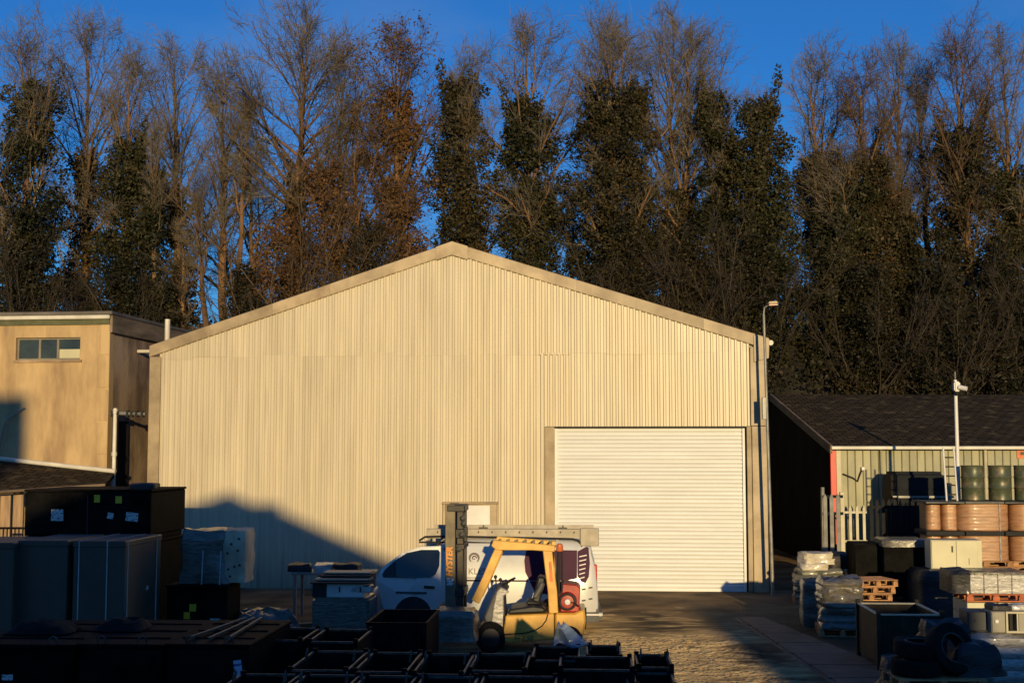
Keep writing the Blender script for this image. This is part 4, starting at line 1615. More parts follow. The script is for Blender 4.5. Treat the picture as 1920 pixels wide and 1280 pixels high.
mb.build('tail_lamp', 'red', van, bevel=.02)
# roof rack
rk0, rk1 = FV(800, 1000, .22)[0], FV(1117, 1000, .22)[0]
zt_, zb_ = FV(950, 991, .22)[1], FV(950, 1009, .22)[1]
mb = MB()
mb.rng(rk0, rk1, .20, .24, zb_, zt_).rng(rk0, rk1, .24, .30, zt_ - .03, zt_)
rk = mb.build('roof_rack', 'rack', van, bevel=.006)
mb = MB()
mb.rng(rk0, rk1, 1.66, 1.70, zb_, zt_)
mb.build('side_board', 'rack', rk)
for k in range(6):
    x = rk0 + .15 + k * (rk1 - rk0 - .3) / 5
    mb = MB()
    mb.rng(x - .03, x + .03, .24, 1.66, zb_ + .02, zb_ + .06).rng(x - .03, x + .03, .21, .25, VH - .06, zb_ + .02)
    mb.build('cross_bar', 'rack', rk)
hm = MB().box((0, 0, 0), (.022, .006, .04), ry=.3).mesh('hole', 'dark')
for k in range(12):
    put('hole', hm, rk, (rk0 + .22 + k * .27, .198, (zt_ + zb_) / 2 + .03))
for k in range(3):
    put('hole', hm, rk, (rk1 - .20 - .03 * k, .198, zb_ + .02 + .07 * (2 - k)))
mb = MB()
pp = [FV(px, py, .17) for px, py in ((786, 1013), (797, 1006), (830, 1005), (950, 1007), (1074, 1010), (1084, 1013), (1090, 1020), (1091, 1032))]
mb.path([(u, .17, z) for u, z in pp], .022, 6)
mb.build('guard_bar', 'plastic', rk, smooth=True)
mb = MB()
pp = [FV(px, py, .19) for px, py in ((786, 1016), (870, 1016), (1084, 1023))]
mb.path([(u, .19, z) for u, z in pp], .018, 6)
mb.build('guard_bar', 'plastic', rk, smooth=True)
for px in (906, 1055):
    u_, z_ = FV(px, 990, .25)
    mb = MB()
    mb.rng(u_ - .09, u_ + .09, .22, .28, zt_ + .002, zt_ + .03).rng(u_ - .01, u_ + .02, .23, .27, zt_ + .03, zt_ + .07)
    mb.build('clamp', 'plastic', rk)
u0_, z0_ = FV(1088, 1038, .2)
mb = MB()
mb.rng(u0_, rk1 + .06, .15, .196, z0_ + .16, zt_ + .02)
mb.build('end_plate', 'rack', rk, bevel=.01)

# ---------------------------------------------------------------- the forklift
k0 = W(960, 1210, 24.0)
FK = Face((k0.x, k0.y), -R(3.0))
fk = thing('forklift', 'yellow forklift truck with a tall dark mast and a red gas bottle on its tail', 'forklift', FK.o, FK.a)


def kp(*pts, off=0.0):
    return [FK(px, py, off) for px, py in pts]


def slab(pts, y0, y1, name, m, parent, bevel=.012, off=0.0):
    """outline (photo pixels, clockwise in the picture from the lower left) carried across the truck"""
    q = kp(*pts, off=off)
    a = sum(q[i][0] * q[(i + 1) % len(q)][1] - q[(i + 1) % len(q)][0] * q[i][1] for i in range(len(q)))
    if a < 0:
        q = q[::-1]
    mb = MB()
    mb.prism(q, y0, y1)
    return mb.build(name, m, parent, bevel=bevel)


def bar(pts, w, y0, y1, name, m, parent, bevel=.01):
    """flat bar of width w along a pixel polyline, y0..y1 across"""
    q = [Vector((u, z)) for u, z in kp(*pts)]
    L, Rr = [], []
    for i, p in enumerate(q):
        d = (q[min(i + 1, len(q) - 1)] - q[max(i - 1, 0)]).normalized()
        nn = Vector((-d.y, d.x)) * w / 2
        L.append(p + nn)
        Rr.append(p - nn)
    poly = [tuple(p) for p in Rr + L[::-1]]
    mb = MB()
    mb.prism(poly, y0, y1)
    return mb.build(name, m, parent, bevel=bevel)


body = slab([(897, 1174), (905, 1196), (960, 1205), (1039, 1198), (1039, 1149), (1026, 1150), (948, 1153), (946, 1170), (940, 1186), (921, 1182)], 0, 1.12, 'chassis', 'yellow', fk, .02)
cw = slab([(1041, 1198), (1094, 1190), (1098, 1165), (1096, 1142), (1088, 1144), (1076, 1149), (1041, 1149)], .0, 1.12, 'counterweight', 'yellow', fk, .03)
slab([(1084, 1186), (1099, 1178), (1100, 1150), (1088, 1155)], .05, 1.07, 'tow_recess', 'plastic', cw, .01)
mb = MB()
mb.path([(u, -.004, z) for u, z in kp((1027, 1151), (1024, 1162), (1016, 1173), (1003, 1181), (985, 1186), (942, 1189))], .012, 5)
mb.build('panel_gap', 'dark', body)
mb = MB()
mb.path([(u, -.004, z) for u, z in kp((945, 1153), (944, 1202))], .009, 5)
mb.build('panel_gap', 'dark', body)
u_, z_ = FK(982, 1196)
text('H 2.50', 'lettering', .12, 'darkink', fk, (u_, -.004, z_), (R(90), 0, R(0)), .15, .002)
slab([(950, 1152), (1024, 1149), (1020, 1139), (1000, 1136), (955, 1143)], .10, 1.02, 'engine_cover', 'plastic', fk, .03)
st = slab([(985, 1137), (1013, 1137), (1013, 1131), (985, 1129)], .32, .82, 'seat', 'plastic', fk, .03)
bar([(1003, 1133), (1009, 1110), (1015, 1084)], .15, .34, .80, 'backrest', 'plastic', st, .035)
bar([(1001, 1124), (1013, 1104), (1017, 1093)], .10, .22, .30, 'armrest', 'greyplastic', st, .03)
slab([(914, 1180), (947, 1184), (945, 1150), (943, 1115), (952, 1108), (934, 1098), (926, 1112), (918, 1128), (905, 1160)], .18, .95, 'cowl', 'greyplastic', fk, .03)
slab([(920, 1176), (944, 1180), (943, 1118), (955, 1110), (938, 1102), (930, 1112), (925, 1135)], .12, .177, 'dash_cover', 'film', fk, .015)
mb = MB()
u_, z_ = FK(948, 1096)
mb.torus((0, 0, 0), .16, .018, 'z', 24, 6)
sw_ = mb.build('steering_wheel', 'plastic', fk, smooth=True, loc=(u_, .5, z_), rz=(0, R(-28), 0))
mb = MB()
mb.tube((u_ - .12, .5, z_ - .22), (u_, .5, z_), .03)
mb.build('steering_column', 'plastic', fk)
for k, (px, py) in enumerate(((918, 1082), (927, 1086), (936, 1092))):
    u_, z_ = FK(px, py)
    mb = MB()
    mb.tube((u_ + .03, .25 + .05 * k, z_ - .25), (u_, .25 + .05 * k, z_), .012)
    mb.lathe([(.0, -.04), (.03, -.02), (.03, .02), (.0, .04)], 8, (u_, .25 + .05 * k, z_ + .02))
    mb.build('lever', 'plastic', fk)
# overhead guard
gd = bar([(936, 1029), (928, 1046), (912, 1084), (891, 1128)], .15, .0, .09, 'overhead_guard', 'yellow', fk, .012)
bar([(936, 1029), (928, 1046), (912, 1084), (891, 1128)], .13, 1.03, 1.12, 'pillar', 'yellow', gd, .012)
for y0 in (0.0, 1.03):
    bar([(1026, 1028), (1031, 1070), (1036, 1110), (1038, 1149)], .165, y0, y0 + .09, 'pillar', 'yellow', gd, .012)
for y0 in (-.012, 1.042):
    slab([(921, 1023), (931, 1031), (1000, 1031), (1040, 1034), (1041, 1022), (1000, 1018), (935, 1013), (925, 1012)], y0, y0 + .09, 'roof_rail', 'yellow', gd, .012)
for k in range(7):
    u_, z_ = FK(932 + k * 16.5, 1018 + k * .7)
    mb = MB()
    mb.rng(u_ - .018, u_ + .018, .08, 1.04, z_ - .03, z_ + .02)
    mb.build('roof_bar', 'yellow', gd)
slab([(1031, 1090), (1037, 1090), (1034, 1052), (1029, 1052)], -.006, -.001, 'handle', 'amber', gd, .0)
# mast: two nested channels a side, cross members, chains, ram
ms = slab([(833, 1195), (852, 1195), (852, 946), (833, 946)], .16, .24, 'mast', 'mast', fk, .008)
slab([(833, 1195), (852, 1195), (852, 946), (833, 946)], .88, .96, 'channel', 'mast', ms, .008)
for y0 in (.17, .87):
    slab([(855, 1195), (867, 1195), (867, 950), (855, 950)], y0, y0 + .07, 'inner_channel', 'mastdark', ms, .008)
for px0, px1, py0, py1 in ((836, 870, 960, 947), (852, 869, 1010, 992), (853, 870, 1031, 1020), (852, 869, 1120, 1105)):
    slab([(px0, py0), (px1, py0), (px1, py1), (px0, py1)], .15, .97, 'cross_member', 'mastdark', ms, .015)
for k, yy in enumerate((.35, .56, .77)):
    u_, z_ = FK(862, 950)
    mb = MB()
    mb.tube((u_, yy, .2), (u_, yy, z_ - .12), .035 if k == 1 else .016, n=8)
    mb.build('ram' if k == 1 else 'chain', 'mastdark', ms, smooth=True)
for px, py in ((866, 972), (868, 982), (864, 1003), (858, 1030)):
    u_, z_ = FK(px, py)
    mb = MB()
    mb.lathe([(.02, -.03), (.055, -.02), (.055, .02), (.02, .03)], 12, (u_, .155, z_), 'y')
    mb.build('roller', 'plastic', ms)
u_, z_ = FK(842.5, 1054)
text('HYSTER', 'lettering', .148, 'orange', fk, (u_ - .01, .155, z_ - .0), (R(90), R(-90), 0), .2, .002, bold=.006)
slab([(836, 1098), (849, 1098), (849, 1084), (836, 1084)], .150, .157, 'label', 'wlabel', fk, 0)
slab([(812, 1190), (833, 1190), (833, 1140), (818, 1140)], .12, 1.0, 'carriage', 'mastdark', fk, .01)
for y0 in (.25, .75):
    u_, z_ = FK(812, 1186)
    MB().rng(u_ - 1.0, u_ + .02, y0, y0 + .12, .30, .345).build('fork', 'mastdark', fk)
for px, r in ((920, .27), (1066, .25)):
    u_ = FK(px, 1200)[0]
    for y0 in (-.02, .92):
        mb = MB()
        mb.lathe([(r * .7, 0), (r - .03, .0), (r, .03), (r, .19), (r - .03, .22), (r * .7, .22)], 24, axis='y')
        w_ = mb.build('wheel', 'rubber', fk, smooth=True, loc=(u_, y0, r))
        MB().lathe([(.03, -.012), (r * .6, .0), (r * .66, .03)], 18, axis='y').build('rim', 'plastic', w_, smooth=True)
# gas bottle lying across the tail
u_, z_ = FK(1064, 1128)
mb = MB()
mb.lathe([(.02, .02), (.12, .03), (.165, .10), (.172, .2), (.172, .85), (.14, .93), (.03, .96)], 24, axis='y')
gbt = mb.build('gas_bottle', 'darkred', fk, smooth=True, loc=(u_, .04, z_))
MB().torus((0, .0, 0), .135, .022, 'y', 24, 8).build('guard_ring', 'mastdark', gbt, smooth=True)
MB().lathe([(.0, -.06), (.05, -.05), (.05, .04), (.0, .05)], 12, axis='y').build('valve', 'white', gbt)
mb = MB()
mb.path([(.05, -.03, 0), (.14, -.05, -.02), (.2, 0.0, -.08)], .012, 5)
mb.build('hose', 'plastic', gbt)
slab([(1050, 1149), (1086, 1149), (1088, 1104), (1082, 1098), (1054, 1095)], .17, .9, 'bottle_cradle', 'darkred', fk, .02)
u_, z_ = FK(1047, 1034)
mb = MB()
mb.tube((u_, .18, FK(1047, 1112)[1]), (u_, .18, z_), .028, n=8)
mb.tube((u_ + .06, .18, FK(1047, 1112)[1]), (u_ + .06, .18, z_ + .02), .018, n=8)
mb.build('beacon_post', 'plastic', fk)
mb = MB()
mb.lathe([(.055, 0), (.065, .02), (.06, .11), (.03, .14)], 14, (u_ + .02, .18, z_))
mb.build('beacon', 'amber', fk, smooth=True)

# ---------------------------------------------------------------- goods in the yard
def at(px, Y):
    return (W(px, 845, Y).x, Y, 0)


def zz(py, Y):
    return W(960, py, Y).z


def pallet_meshes(m):
    mm = {}
    mm['top'] = MB().box((0, 0, 0), (1.2, .098, .022)).mesh('deck_board', m, bevel=.003)
    mm['run'] = MB().box((0, 0, 0), (.10, 1.0, .022)).mesh('stringer', m, bevel=.003)
    mm['blk'] = MB().box((0, 0, 0), (.14, .10, .078)).mesh('block', m, bevel=.004)
    mm['bot'] = MB().box((0, 0, 0), (1.2, .10, .022)).mesh('base_board', m, bevel=.003)
    return mm


PM = {'wood': pallet_meshes('wood'), 'redwood': pallet_meshes('redwood')}
prnd = random.Random(12)


def pallet(label, loc, rz, kind='wood', group='pallets under and between the goods', scale=(1, 1, 1)):
    t = thing('pallet', label, 'pallet', loc, rz, group)
    t.scale = scale
    mm = PM[kind]
    for k in range(7):
        put('deck_board', mm['top'], t, (prnd.uniform(-.006, .006), -.45 + k * .15, .135), prnd.uniform(-.008, .008))
    for x in (-.53, 0, .53):
        put('stringer', mm['run'], t, (x, 0, .112))
        for y in (-.45, 0, .45):
            put('block', mm['blk'], t, (x, y, .062))
    for y in (-.45, 0, .45):
        put('base_board', mm['bot'], t, (0, y, .011))
    return t


def label_on(name, m, w, h, parent, loc, tilt=0.0):
    mb = MB()
    mb.box((0, 0, 0), (w, .004, h))
    return mb.build(name, m, parent, loc=loc, rz=(0, tilt, 0))


# --- two big black crates stacked at the left
def crate(label, loc, w, d, h, cat='crate', name='black_crate', m='blackp', group=None, lidt=.05):
    t = thing(name, label, cat, loc, YAW, group)
    MB().rng(0, w, 0, d, .10, h - lidt).build('body', m, t, bevel=.02)
    MB().rng(-.02, w + .02, -.02, d + .02, h - lidt + .002, h).build('lid', m, t, bevel=.012)
    for x in (.12, w / 2, w - .12):
        MB().rng(x - .06, x + .06, .02, d - .02, 0, .098).build('runner', m, t)
    return t


Yc = 27.0
x0 = W(50, 845, Yc).x
wC = W(289, 845, Yc).x - x0
zc = zz(1012, Yc)
c1 = crate('lower of two big black crates, mostly hidden behind the grey wrapped boxes', (x0 + .05, Yc, 0), wC, 2.25, zc, group='two stacked black crates')
c2 = crate('upper big black crate with yellow and white labels on its front', (x0, Yc, zc), wC, 2.3, zz(917, Yc) - zc, group='two stacked black crates')
for nm, m_, px, py, w_, h_, tl in (('label', 'ylabel', 187, 934, .12, .15, 0), ('label', 'ylabel', 228, 936, .13, .14, 0), ('label', 'wlabel', 112, 965, .25, .23, 0), ('label', 'wlabel', 213, 966, .12, .12, .2), ('label', 'wlabel', 254, 968, .25, .17, .12)):
    label_on(nm, m_, w_, h_, c2, (W(px, 845, Yc).x - x0, -.006, zz(py, Yc) - zc), tl)
MB().rng(wC * .5 - .01, wC * .5 + .01, -.012, .0, .1, .88).build('seam', 'plastic', c2)
lm_ = lumpy(.55, .5, .10, 5, .04)
lo = lm_.build('folded_sheet', 'filmdark', None, smooth=True, loc=(x0 + wC - .35, Yc + .6, zz(917, Yc)))
tag(lo, 'crumpled dark film lying on the corner of the upper black crate', 'film')


# --- tall grey wrapped boxes with pale straps
def tall_box(label, px0, px1, Y, top, d, straps):
    x0 = W(px0, 845, Y).x
    w = W(px1, 845, Y).x - x0
    z0 = .30
    pallet('pallet below the ' + label, (x0 + w / 2, Y + .55, .15), YAW, scale=(w / 1.2, 1.05, 1))
    pallet('lower pallet below the ' + label, (x0 + w / 2, Y + .55, .0), YAW, scale=(w / 1.2, 1.05, 1))
    t = thing('wrapped_box', label, 'wrapped box', (x0, Y, z0), YAW, 'tall grey wrapped boxes')
    h = zz(top, Y) - z0
    MB().rng(0, w, 0, d, 0, h).build('carton', 'greywrap', t, bevel=.02)
    MB().rng(-.012, w + .012, -.012, d + .012, h - .10, h + .012).build('cap', 'greywrap', t, bevel=.015)
    for sx_ in straps:
        mb = MB()
        mb.rng(w * sx_ - .009, w * sx_ + .009, -.016, -.001, 0, h + .014).rng(w * sx_ - .009, w * sx_ + .009, -.016, d + .016, h + .014, h + .018)
        mb.build('strap', 'strap', t)
    return t, w, d, h


tall_box('tall grey wrapped box cut by the frame edge', -70, 33, 23.6, 1018, 1.7, ())
tall_box('plain tall grey wrapped box between its two neighbours', 40, 133, 23.8, 1014, 1.8, ())
tb_, w_, d_, h_ = tall_box('tall grey wrapped box held by pale straps', 142, 241, 23.8, 1015, 2.0, (.12, .66))
for t_ in (.06, .86):
    MB().rng(w_ + .001, w_ + .016, d_ * t_ - .009, d_ * t_ + .009, 0, h_ + .014).build('strap', 'strap', tb_)
label_on('label', 'wlabel', .13, .07, tb_, (w_ + .012, d_ * .6, h_ * .45)).rotation_euler = (0, 0, R(90))

# --- small black crate with the bundle on it
Yb = 25.9
xb = W(318, 845, Yb).x
sc_ = crate('small black crate with two yellow labels carrying the perforated wrapped bundle', (xb, Yb, 0), W(432, 845, Yb).x - xb, 1.0, zz(1096, Yb))
for m_, px, py, w_, h_ in (('ylabel', 368, 1138, .13, .14), ('ylabel', 357, 1153, .12, .13), ('wlabel', 411, 1163, .21, .10)):
    label_on('label', m_, w_, h_, sc_, (W(px, 845, Yb).x - xb, -.007, zz(py, Yb)))
bx = W(385, 845, Yb).x
bh = zz(993, Yb) - zz(1094, Yb)
bn = thing('wrapped_bundle', 'bundle half wrapped in bluish film with pale perforated foam at its side', 'bundle', (bx, Yb + .55, zz(1096, Yb) + .01), YAW)
lumpy(.98, .85, bh, 8, .07, n=8, taper=.10).build('film_wrap', 'filmblue', bn, smooth=True)
mb = lumpy(.46, .82, bh * .98, 11, .05, n=8, freq=3.2)
pf = mb.build('foam_block', 'perf', bn, smooth=True, loc=(.58, .02, .02))
hm2 = MB().lathe([(.022, -.01), (.022, .01)], 8, axis='y').mesh('hole', 'dark')
for x, z in ((-.05, .72), (.10, .82), (-.12, .55), (.08, .60), (-.1, .25), (.02, .30), (.12, .33), (-.06, .12)):
    put('hole', hm2, pf, (x, -.425, z * bh))
for x in (-.02, .33):
    MB().path([(x, -.47, -.15), (x + .01, -.47, bh * .3), (x + .02, -.46, bh * .62)], .014, 5).build('strap', 'strap', bn)

# --- laths and folded netting on the ground
nrnd = random.Random(5)
lath = MB().box((0, 0, 0), (1.5, .07, .022)).mesh('lath', 'plank', bevel=.003)
for k in range(9):
    o = put('timber_lath', lath, None, (*at(535 + k * 4, 27.2)[:2], .02 + .03 * (k % 3)), R(28) + nrnd.uniform(-.14, .14))
    o.location.y += (k // 3) * .14
    tag(o, 'pale timber lath lying in the loose heap beside the folded film', 'lath', 'pale laths heaped on the ground')
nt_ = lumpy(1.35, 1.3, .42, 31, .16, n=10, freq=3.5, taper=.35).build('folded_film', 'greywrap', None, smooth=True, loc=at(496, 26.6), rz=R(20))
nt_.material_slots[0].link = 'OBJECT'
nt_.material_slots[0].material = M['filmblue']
tag(nt_, 'low rumpled heap of greyish film on the ground beside the small black crate', 'film')

# --- trestle table and the pale equipment housing
ty = 28.6
tx0, tx1 = W(548, 845, ty).x, W(700, 845, ty).x
tt = thing('trestle_table', 'low table with a worn grey top standing against the shaded cladding', 'table', (tx0, ty, 0), YAW)
tz = zz(1073, ty)
MB().rng(0, tx1 - tx0, -.0, .9, tz - .05, tz).build('tabletop', 'cabgrey', tt, bevel=.01)
for x in (.05, tx1 - tx0 - .1):
    for y in (.05, .8):
        MB().rng(x, x + .06, y, y + .06, 0, tz - .052).build('leg', 'palegrey', tt)
for k, (px, w) in enumerate(((560, .5), (605, .4), (650, .55))):
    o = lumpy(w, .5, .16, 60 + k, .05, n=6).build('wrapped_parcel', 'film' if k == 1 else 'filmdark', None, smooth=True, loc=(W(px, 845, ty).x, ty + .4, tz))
    tag(o, ['dark film parcel at the free end of the low table', 'small pale film parcel in the middle of the low table', 'long dark film parcel at the van end of the low table'][k], 'parcel')
hy = 25.6
hx0, hx1 = W(588, 845, hy).x, W(696, 845, hy).x
hw = hx1 - hx0
hs = thing('equipment_housing', 'pale steel equipment housing with a dark slotted top in front of the van nose', 'housing', (hx0, hy, 0), YAW)
zt_ = zz(1088, hy)
zm = zz(1120, hy)
MB().rng(0, hw, 0, 1.0, .0, zm).build('lower_case', 'filmblue', hs, bevel=.05, seg=2)
MB().rng(.26, hw - .14, .08, .95, zm + .002, zt_ - .06).build('upper_case', 'vanwhite', hs, bevel=.01)
MB().rng(.0, .255, .05, .95, zm + .002, zt_ - .06).build('recess', 'dark', hs)
for k in range(4):
    MB().rng(-.03 + .04 * k, hw - .03 * k, -.02 + .2 * k, .5 + .2 * k, zt_ - .058 + .045 * k, zt_ - .03 + .045 * k).build('top_slat', 'cabgrey' if k % 2 else 'dark', hs)
lumpy(.55, .5, .12, 71, .06, n=6).build('film', 'film', hs, smooth=True, loc=(hw - .25, .35, zm + .1))
for x in (.5, .9):
    MB().rng(x, x + .03, .07, .078, zm + .1, zt_ - .12).build('slot', 'dark', hs)


# --- open-topped black steel stillages
def stillage_meshes(w, d, h, key):
    t = .03
    b = MB()
    b.rng(0, w, 0, t, .12, h - .03).rng(0, w, d - t, d, .12, h - .03).rng(0, t, t, d - t, .12, h - .03).rng(w - t, w, t, d - t, .12, h - .03).rng(t, w - t, t, d - t, .12, .16)
    r_ = MB()
    q = .022
    r_.rng(-.008, w + .008, -.008, .018, h - .028, h).rng(-.008, w + .008, d - .018, d + .008, h - .028, h).rng(-.008, .018, .019, d - .019, h - .028, h).rng(w - .018, w + .008, .019, d - .019, h - .028, h)
    p = MB().rng(-.03, .03, -.03, .03, 0, h + .035)
    hk = MB().path([(0, 0, 0), (0, -.01, .09), (.05, -.01, .13), (.10, -.01, .09), (.10, 0, 0)], .011, 5)
    return dict(body=b.mesh('body', 'black'), rim=r_.mesh('rim', 'rim', bevel=.004), post=p.mesh('post', 'black', bevel=.006), hook=hk.mesh('hook', 'rim'))


def stillage(label, px0, px1, py, z, d, hooks=True):
    p = G(px0, py, z)
    q = G(px1, py, z)
    w = q.x - p.x
    mm = stillage_meshes(w, d, z, label)
    t = thing('black_stillage', label, 'stillage', (p.x, p.y, 0), YAW, 'open topped black steel stillages')
    put('body', mm['body'], t)
    put('rim', mm['rim'], t)
    for x in (.02, w - .02):
        for y in (.02, d - .02):
            put('post', mm['post'], t, (x, y, 0))
    if hooks:
        put('hook', mm['hook'], t, (w - .05, d * .45, z), R(90))
        put('hook', mm['hook'], t, (.05, d * .5, z), R(90))
    return t


for a in (
        ('open black stillage beside the big flat topped black crates, in the far row', 476, 566, 1198, 1.0, 1.25, False),
        ('open black stillage in front of the pale equipment housing, in the far row', 577, 670, 1201, 1.0, 1.25, False),
        ('open black stillage with a raised hook, first past the labelled black crate', 540, 652, 1254, 1.0, 1.5, True),
        ('open black stillage second past the labelled black crate', 662, 762, 1257, 1.0, 1.5, True),
        ('open black stillage in front of the dark deep bin, hooks standing up', 772, 868, 1262, 1.02, 1.55, True),
        ('open black stillage directly below the forklift front wheel', 878, 986, 1255, .98, 1.3, True),
        ('black stillage below the forklift chassis, partly behind the bright rimmed one', 996, 1086, 1236, .98, 1.2, False),
        ('black stillage with the clean bright rim in front of the blue sheet', 1048, 1188, 1253, 1.02, 1.0, False),
        ('short black stillage just behind the bright rimmed one on the sandy ground', 1100, 1166, 1231, .95, 1.1, True),
        ('black stillage at the open end of the row beside the lit sandy ground', 1196, 1262, 1249, .95, 1.05, True),
        ('black stillage at the bottom frame edge below the labelled black crate', 400, 520, 1296, 1.0, 1.2, True),
        ('black stillage at the bottom frame edge, second from the labelled crate', 530, 640, 1298, 1.0, 1.2, True),
        ('black stillage at the bottom frame edge, third from the labelled crate', 650, 756, 1300, 1.0, 1.2, True),
        ('black stillage at the bottom frame edge under the hooked one', 768, 880, 1302, 1.0, 1.2, True),
        ('black stillage at the bottom frame edge, widest of that row', 892, 1040, 1300, .96, 1.2, False),
        ('black stillage at the bottom frame edge below the bright rim', 1056, 1180, 1292, .92, .9, False),
        ('black stillage at the bottom frame corner of the row by the sand', 1192, 1268, 1284, .90, .9, False)):
    stillage(*a)
# deep dark bin beside the fork load
Yd = 20.6
dx0, dx1 = W(690, 845, Yd).x, W(802, 845, Yd).x
db = thing('deep_bin', 'deep dark open topped steel bin next to the film wrapped block on the forks', 'bin', (dx0, Yd, 0), YAW)
dz = zz(1166, Yd)
mm = stillage_meshes(dx1 - dx0, 1.7, dz, 'bin')
put('body', mm['body'], db)
MB().rng(-.015, dx1 - dx0 + .015, -.015, .03, dz - .03, dz).rng(-.015, dx1 - dx0 + .015, 1.67, 1.715, dz - .03, dz).rng(-.015, .03, .031, 1.669, dz - .03, dz).rng(dx1 - dx0 - .03, dx1 - dx0 + .015, .031, 1.669, dz - .03, dz).build('rim', 'black', db, bevel=.005)
for k in range(4):
    MB().rng((dx1 - dx0) * (k + .5) / 4 - .02, (dx1 - dx0) * (k + .5) / 4 + .02, -.03, -.002, .12, dz - .035).build('rib', 'black', db)

# big flat-topped black crates along the bottom left
for k, (a_, b_, lab) in enumerate(((-70, 140, 'flat topped black crate at the bottom corner of the frame with a small white label'),
                                   (146, 306, 'plain flat topped black crate between its two neighbours'),
                                   (312, 468, 'flat topped black crate with a torn blue and white label by its edge'))):
    p, q = G(a_, 1206, 1.15), G(b_, 1206, 1.15)
    t = crate(lab, (p.x, p.y, 0), q.x - p.x, 2.4, 1.15, group='flat topped black crates')
    for j in range(3):
        MB().rng(.05, q.x - p.x - .05, .5 + j * .7, .54 + j * .7, 1.152, 1.166).build('batten', 'blackp', t)
    if k == 0:
        label_on('label', 'wlabel', .14, .07, t, (W(29, 845, p.y).x - p.x, -.006, zz(1268, p.y)))
    if k == 2:
        label_on('label', 'blabel', .10, .30, t, (W(456, 845, p.y).x - p.x, -.006, zz(1258, p.y)), -.15)
    for x in (.25, q.x - p.x - .3):
        MB().path([(x, .02, 1.151), (x, .0, 1.22), (x + .05, .0, 1.25), (x + .1, .0, 1.22), (x + .1, .02, 1.151)], .012, 5).build('lifting_loop', 'rim', t)
for k, (px, lab) in enumerate(((352, 'thin steel bar lying across the crate with the torn label, first of three'), (392, 'thin steel bar lying across the crate with the torn label, middle one'), (428, 'thin steel bar on the crate with the torn label, closest to the stillages'))):
    p = G(px, 1196, 1.185)
    o = MB().rng(-.018, .018, 0, 2.1, 0, .03).build('steel_bar', 'rim', None, loc=(p.x, p.y, 1.169), rz=YAW - .10 + .07 * k)
    tag(o, lab, 'steel bar', 'thin steel bars on the flat crates')
for k, (px, py, w_, lab) in enumerate(((60, 1190, .9, 'dark crumpled film heaped on the corner crate'), (215, 1184, .7, 'dark film bundle on the plain flat crate'))):
    p = G(px, py, 1.16)
    o = lumpy(w_, .8, .10, 120 + k, .08, n=8, freq=3, taper=.4).build('film_heap', 'rubber', None, smooth=True, loc=(p.x, p.y + .4, 1.167))
    tag(o, lab, 'film')
# the load on the forks
fl = lumpy(.80, .85, .50, 44, .05, n=8, freq=2.6, taper=.1).build('wrapped_load', 'filmblue', None, smooth=True, loc=(W(855, 845, 24.0).x, 23.9, .36), rz=YAW)
fl.location = (W(855, 845, 23.2).x, 23.35, .349)
tag(fl, 'grey green film wrapped block riding on the forks below the mast', 'wrapped load')
# blue sheet
mb = MB()
nv, nw = 9, 7
bl0 = G(1068, 1222, .95)
vs = []
for j in range(nv):
    for i in range(nw):
        u, v = i / (nw - 1), j / (nv - 1)
        x = (-.20 + .40 * u) * (1 - .75 * v) - .10 * v + (.08 * u * (1 - v))
        y = .10 * math.sin(u * 7 + v * 2) * (1 - v) + .05 * math.sin(v * 6)
        vs.append((x, y, .30 * v + .03 * math.sin(u * 9)))
mb.add(vs, [(j * nw + i, j * nw + i + 1, (j + 1) * nw + i + 1, (j + 1) * nw + i) for j in range(nv - 1) for i in range(nw - 1)])
bs = mb.build('blue_sheet', 'bluefilm', None, smooth=True, loc=(bl0.x, bl0.y + .35, .98))
sm_ = bs.modifiers.new('thickness', 'SOLIDIFY')
sm_.thickness = .012
tag(bs, 'crumpled pale blue plastic sheet standing up behind the bright rimmed stillage', 'plastic sheet')

# ---------------------------------------------------------------- right-hand side
# fence: a pale gate leaf, then pales with shade put into their colour
fy = 37.4
fx = W(1574, 845, fy).x


def pale_mesh(h, m, w=.075):
    return MB().prism([(-w / 2, 0), (w / 2, 0), (w / 2, h - .10), (0, h), (-w / 2, h - .10)], -.008, .008).mesh('pale', m)


gt = thing('fence_gate', 'narrow gate leaf of pale cream pales before the sage green shed', 'gate', (fx, fy, 0))
zt1 = zz(922, fy)
MB().rng(-.02, .10, -.05, .05, 0, zt1).build('post', 'pale', gt, bevel=.01)
gp = pale_mesh(zz(946, fy), 'pale')
for k in range(3):
    put('pale', gp, gt, (.26 + k * .19, -.03, 0))
for z in (zz(960, fy), zz(1014, fy), .3):
    MB().rng(.10, .72, -.02, .02, z - .03, z + .03).build('rail', 'pale', gt)
pf_ = thing('palisade_fence', 'steel palisade fence with its shade in a dark colour, running from the pale gate to the drums', 'fence', (fx + .78, fy, 0))
fp = pale_mesh(zz(934, fy), 'darkrail_shade', .10)
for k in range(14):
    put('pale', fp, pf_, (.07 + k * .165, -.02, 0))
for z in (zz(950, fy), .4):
    MB().rng(0, 2.5, .0, .04, z - .04, z + .04).build('rail', 'darkrail_shade', pf_)
pg = thing('side_fence', 'short grey palisade panel at the dark passage beside the red painted panel', 'fence', (W(1541, 845, 36.6).x, 36.6, 0), R(12))
fg = pale_mesh(zz(925, 36.6), 'palegrey', .11)
for k in range(3):
    put('pale', fg, pg, (.05 + k * .19, -.03, 0))
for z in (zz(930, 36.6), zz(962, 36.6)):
    MB().rng(-.02, .60, .0, .05, z - .05, z + .03).build('rail', 'darkrail_shade', pg)
MB().rng(-.03, .05, .0, .08, 0, zz(913, 36.6)).build('post', 'palegrey', pg)

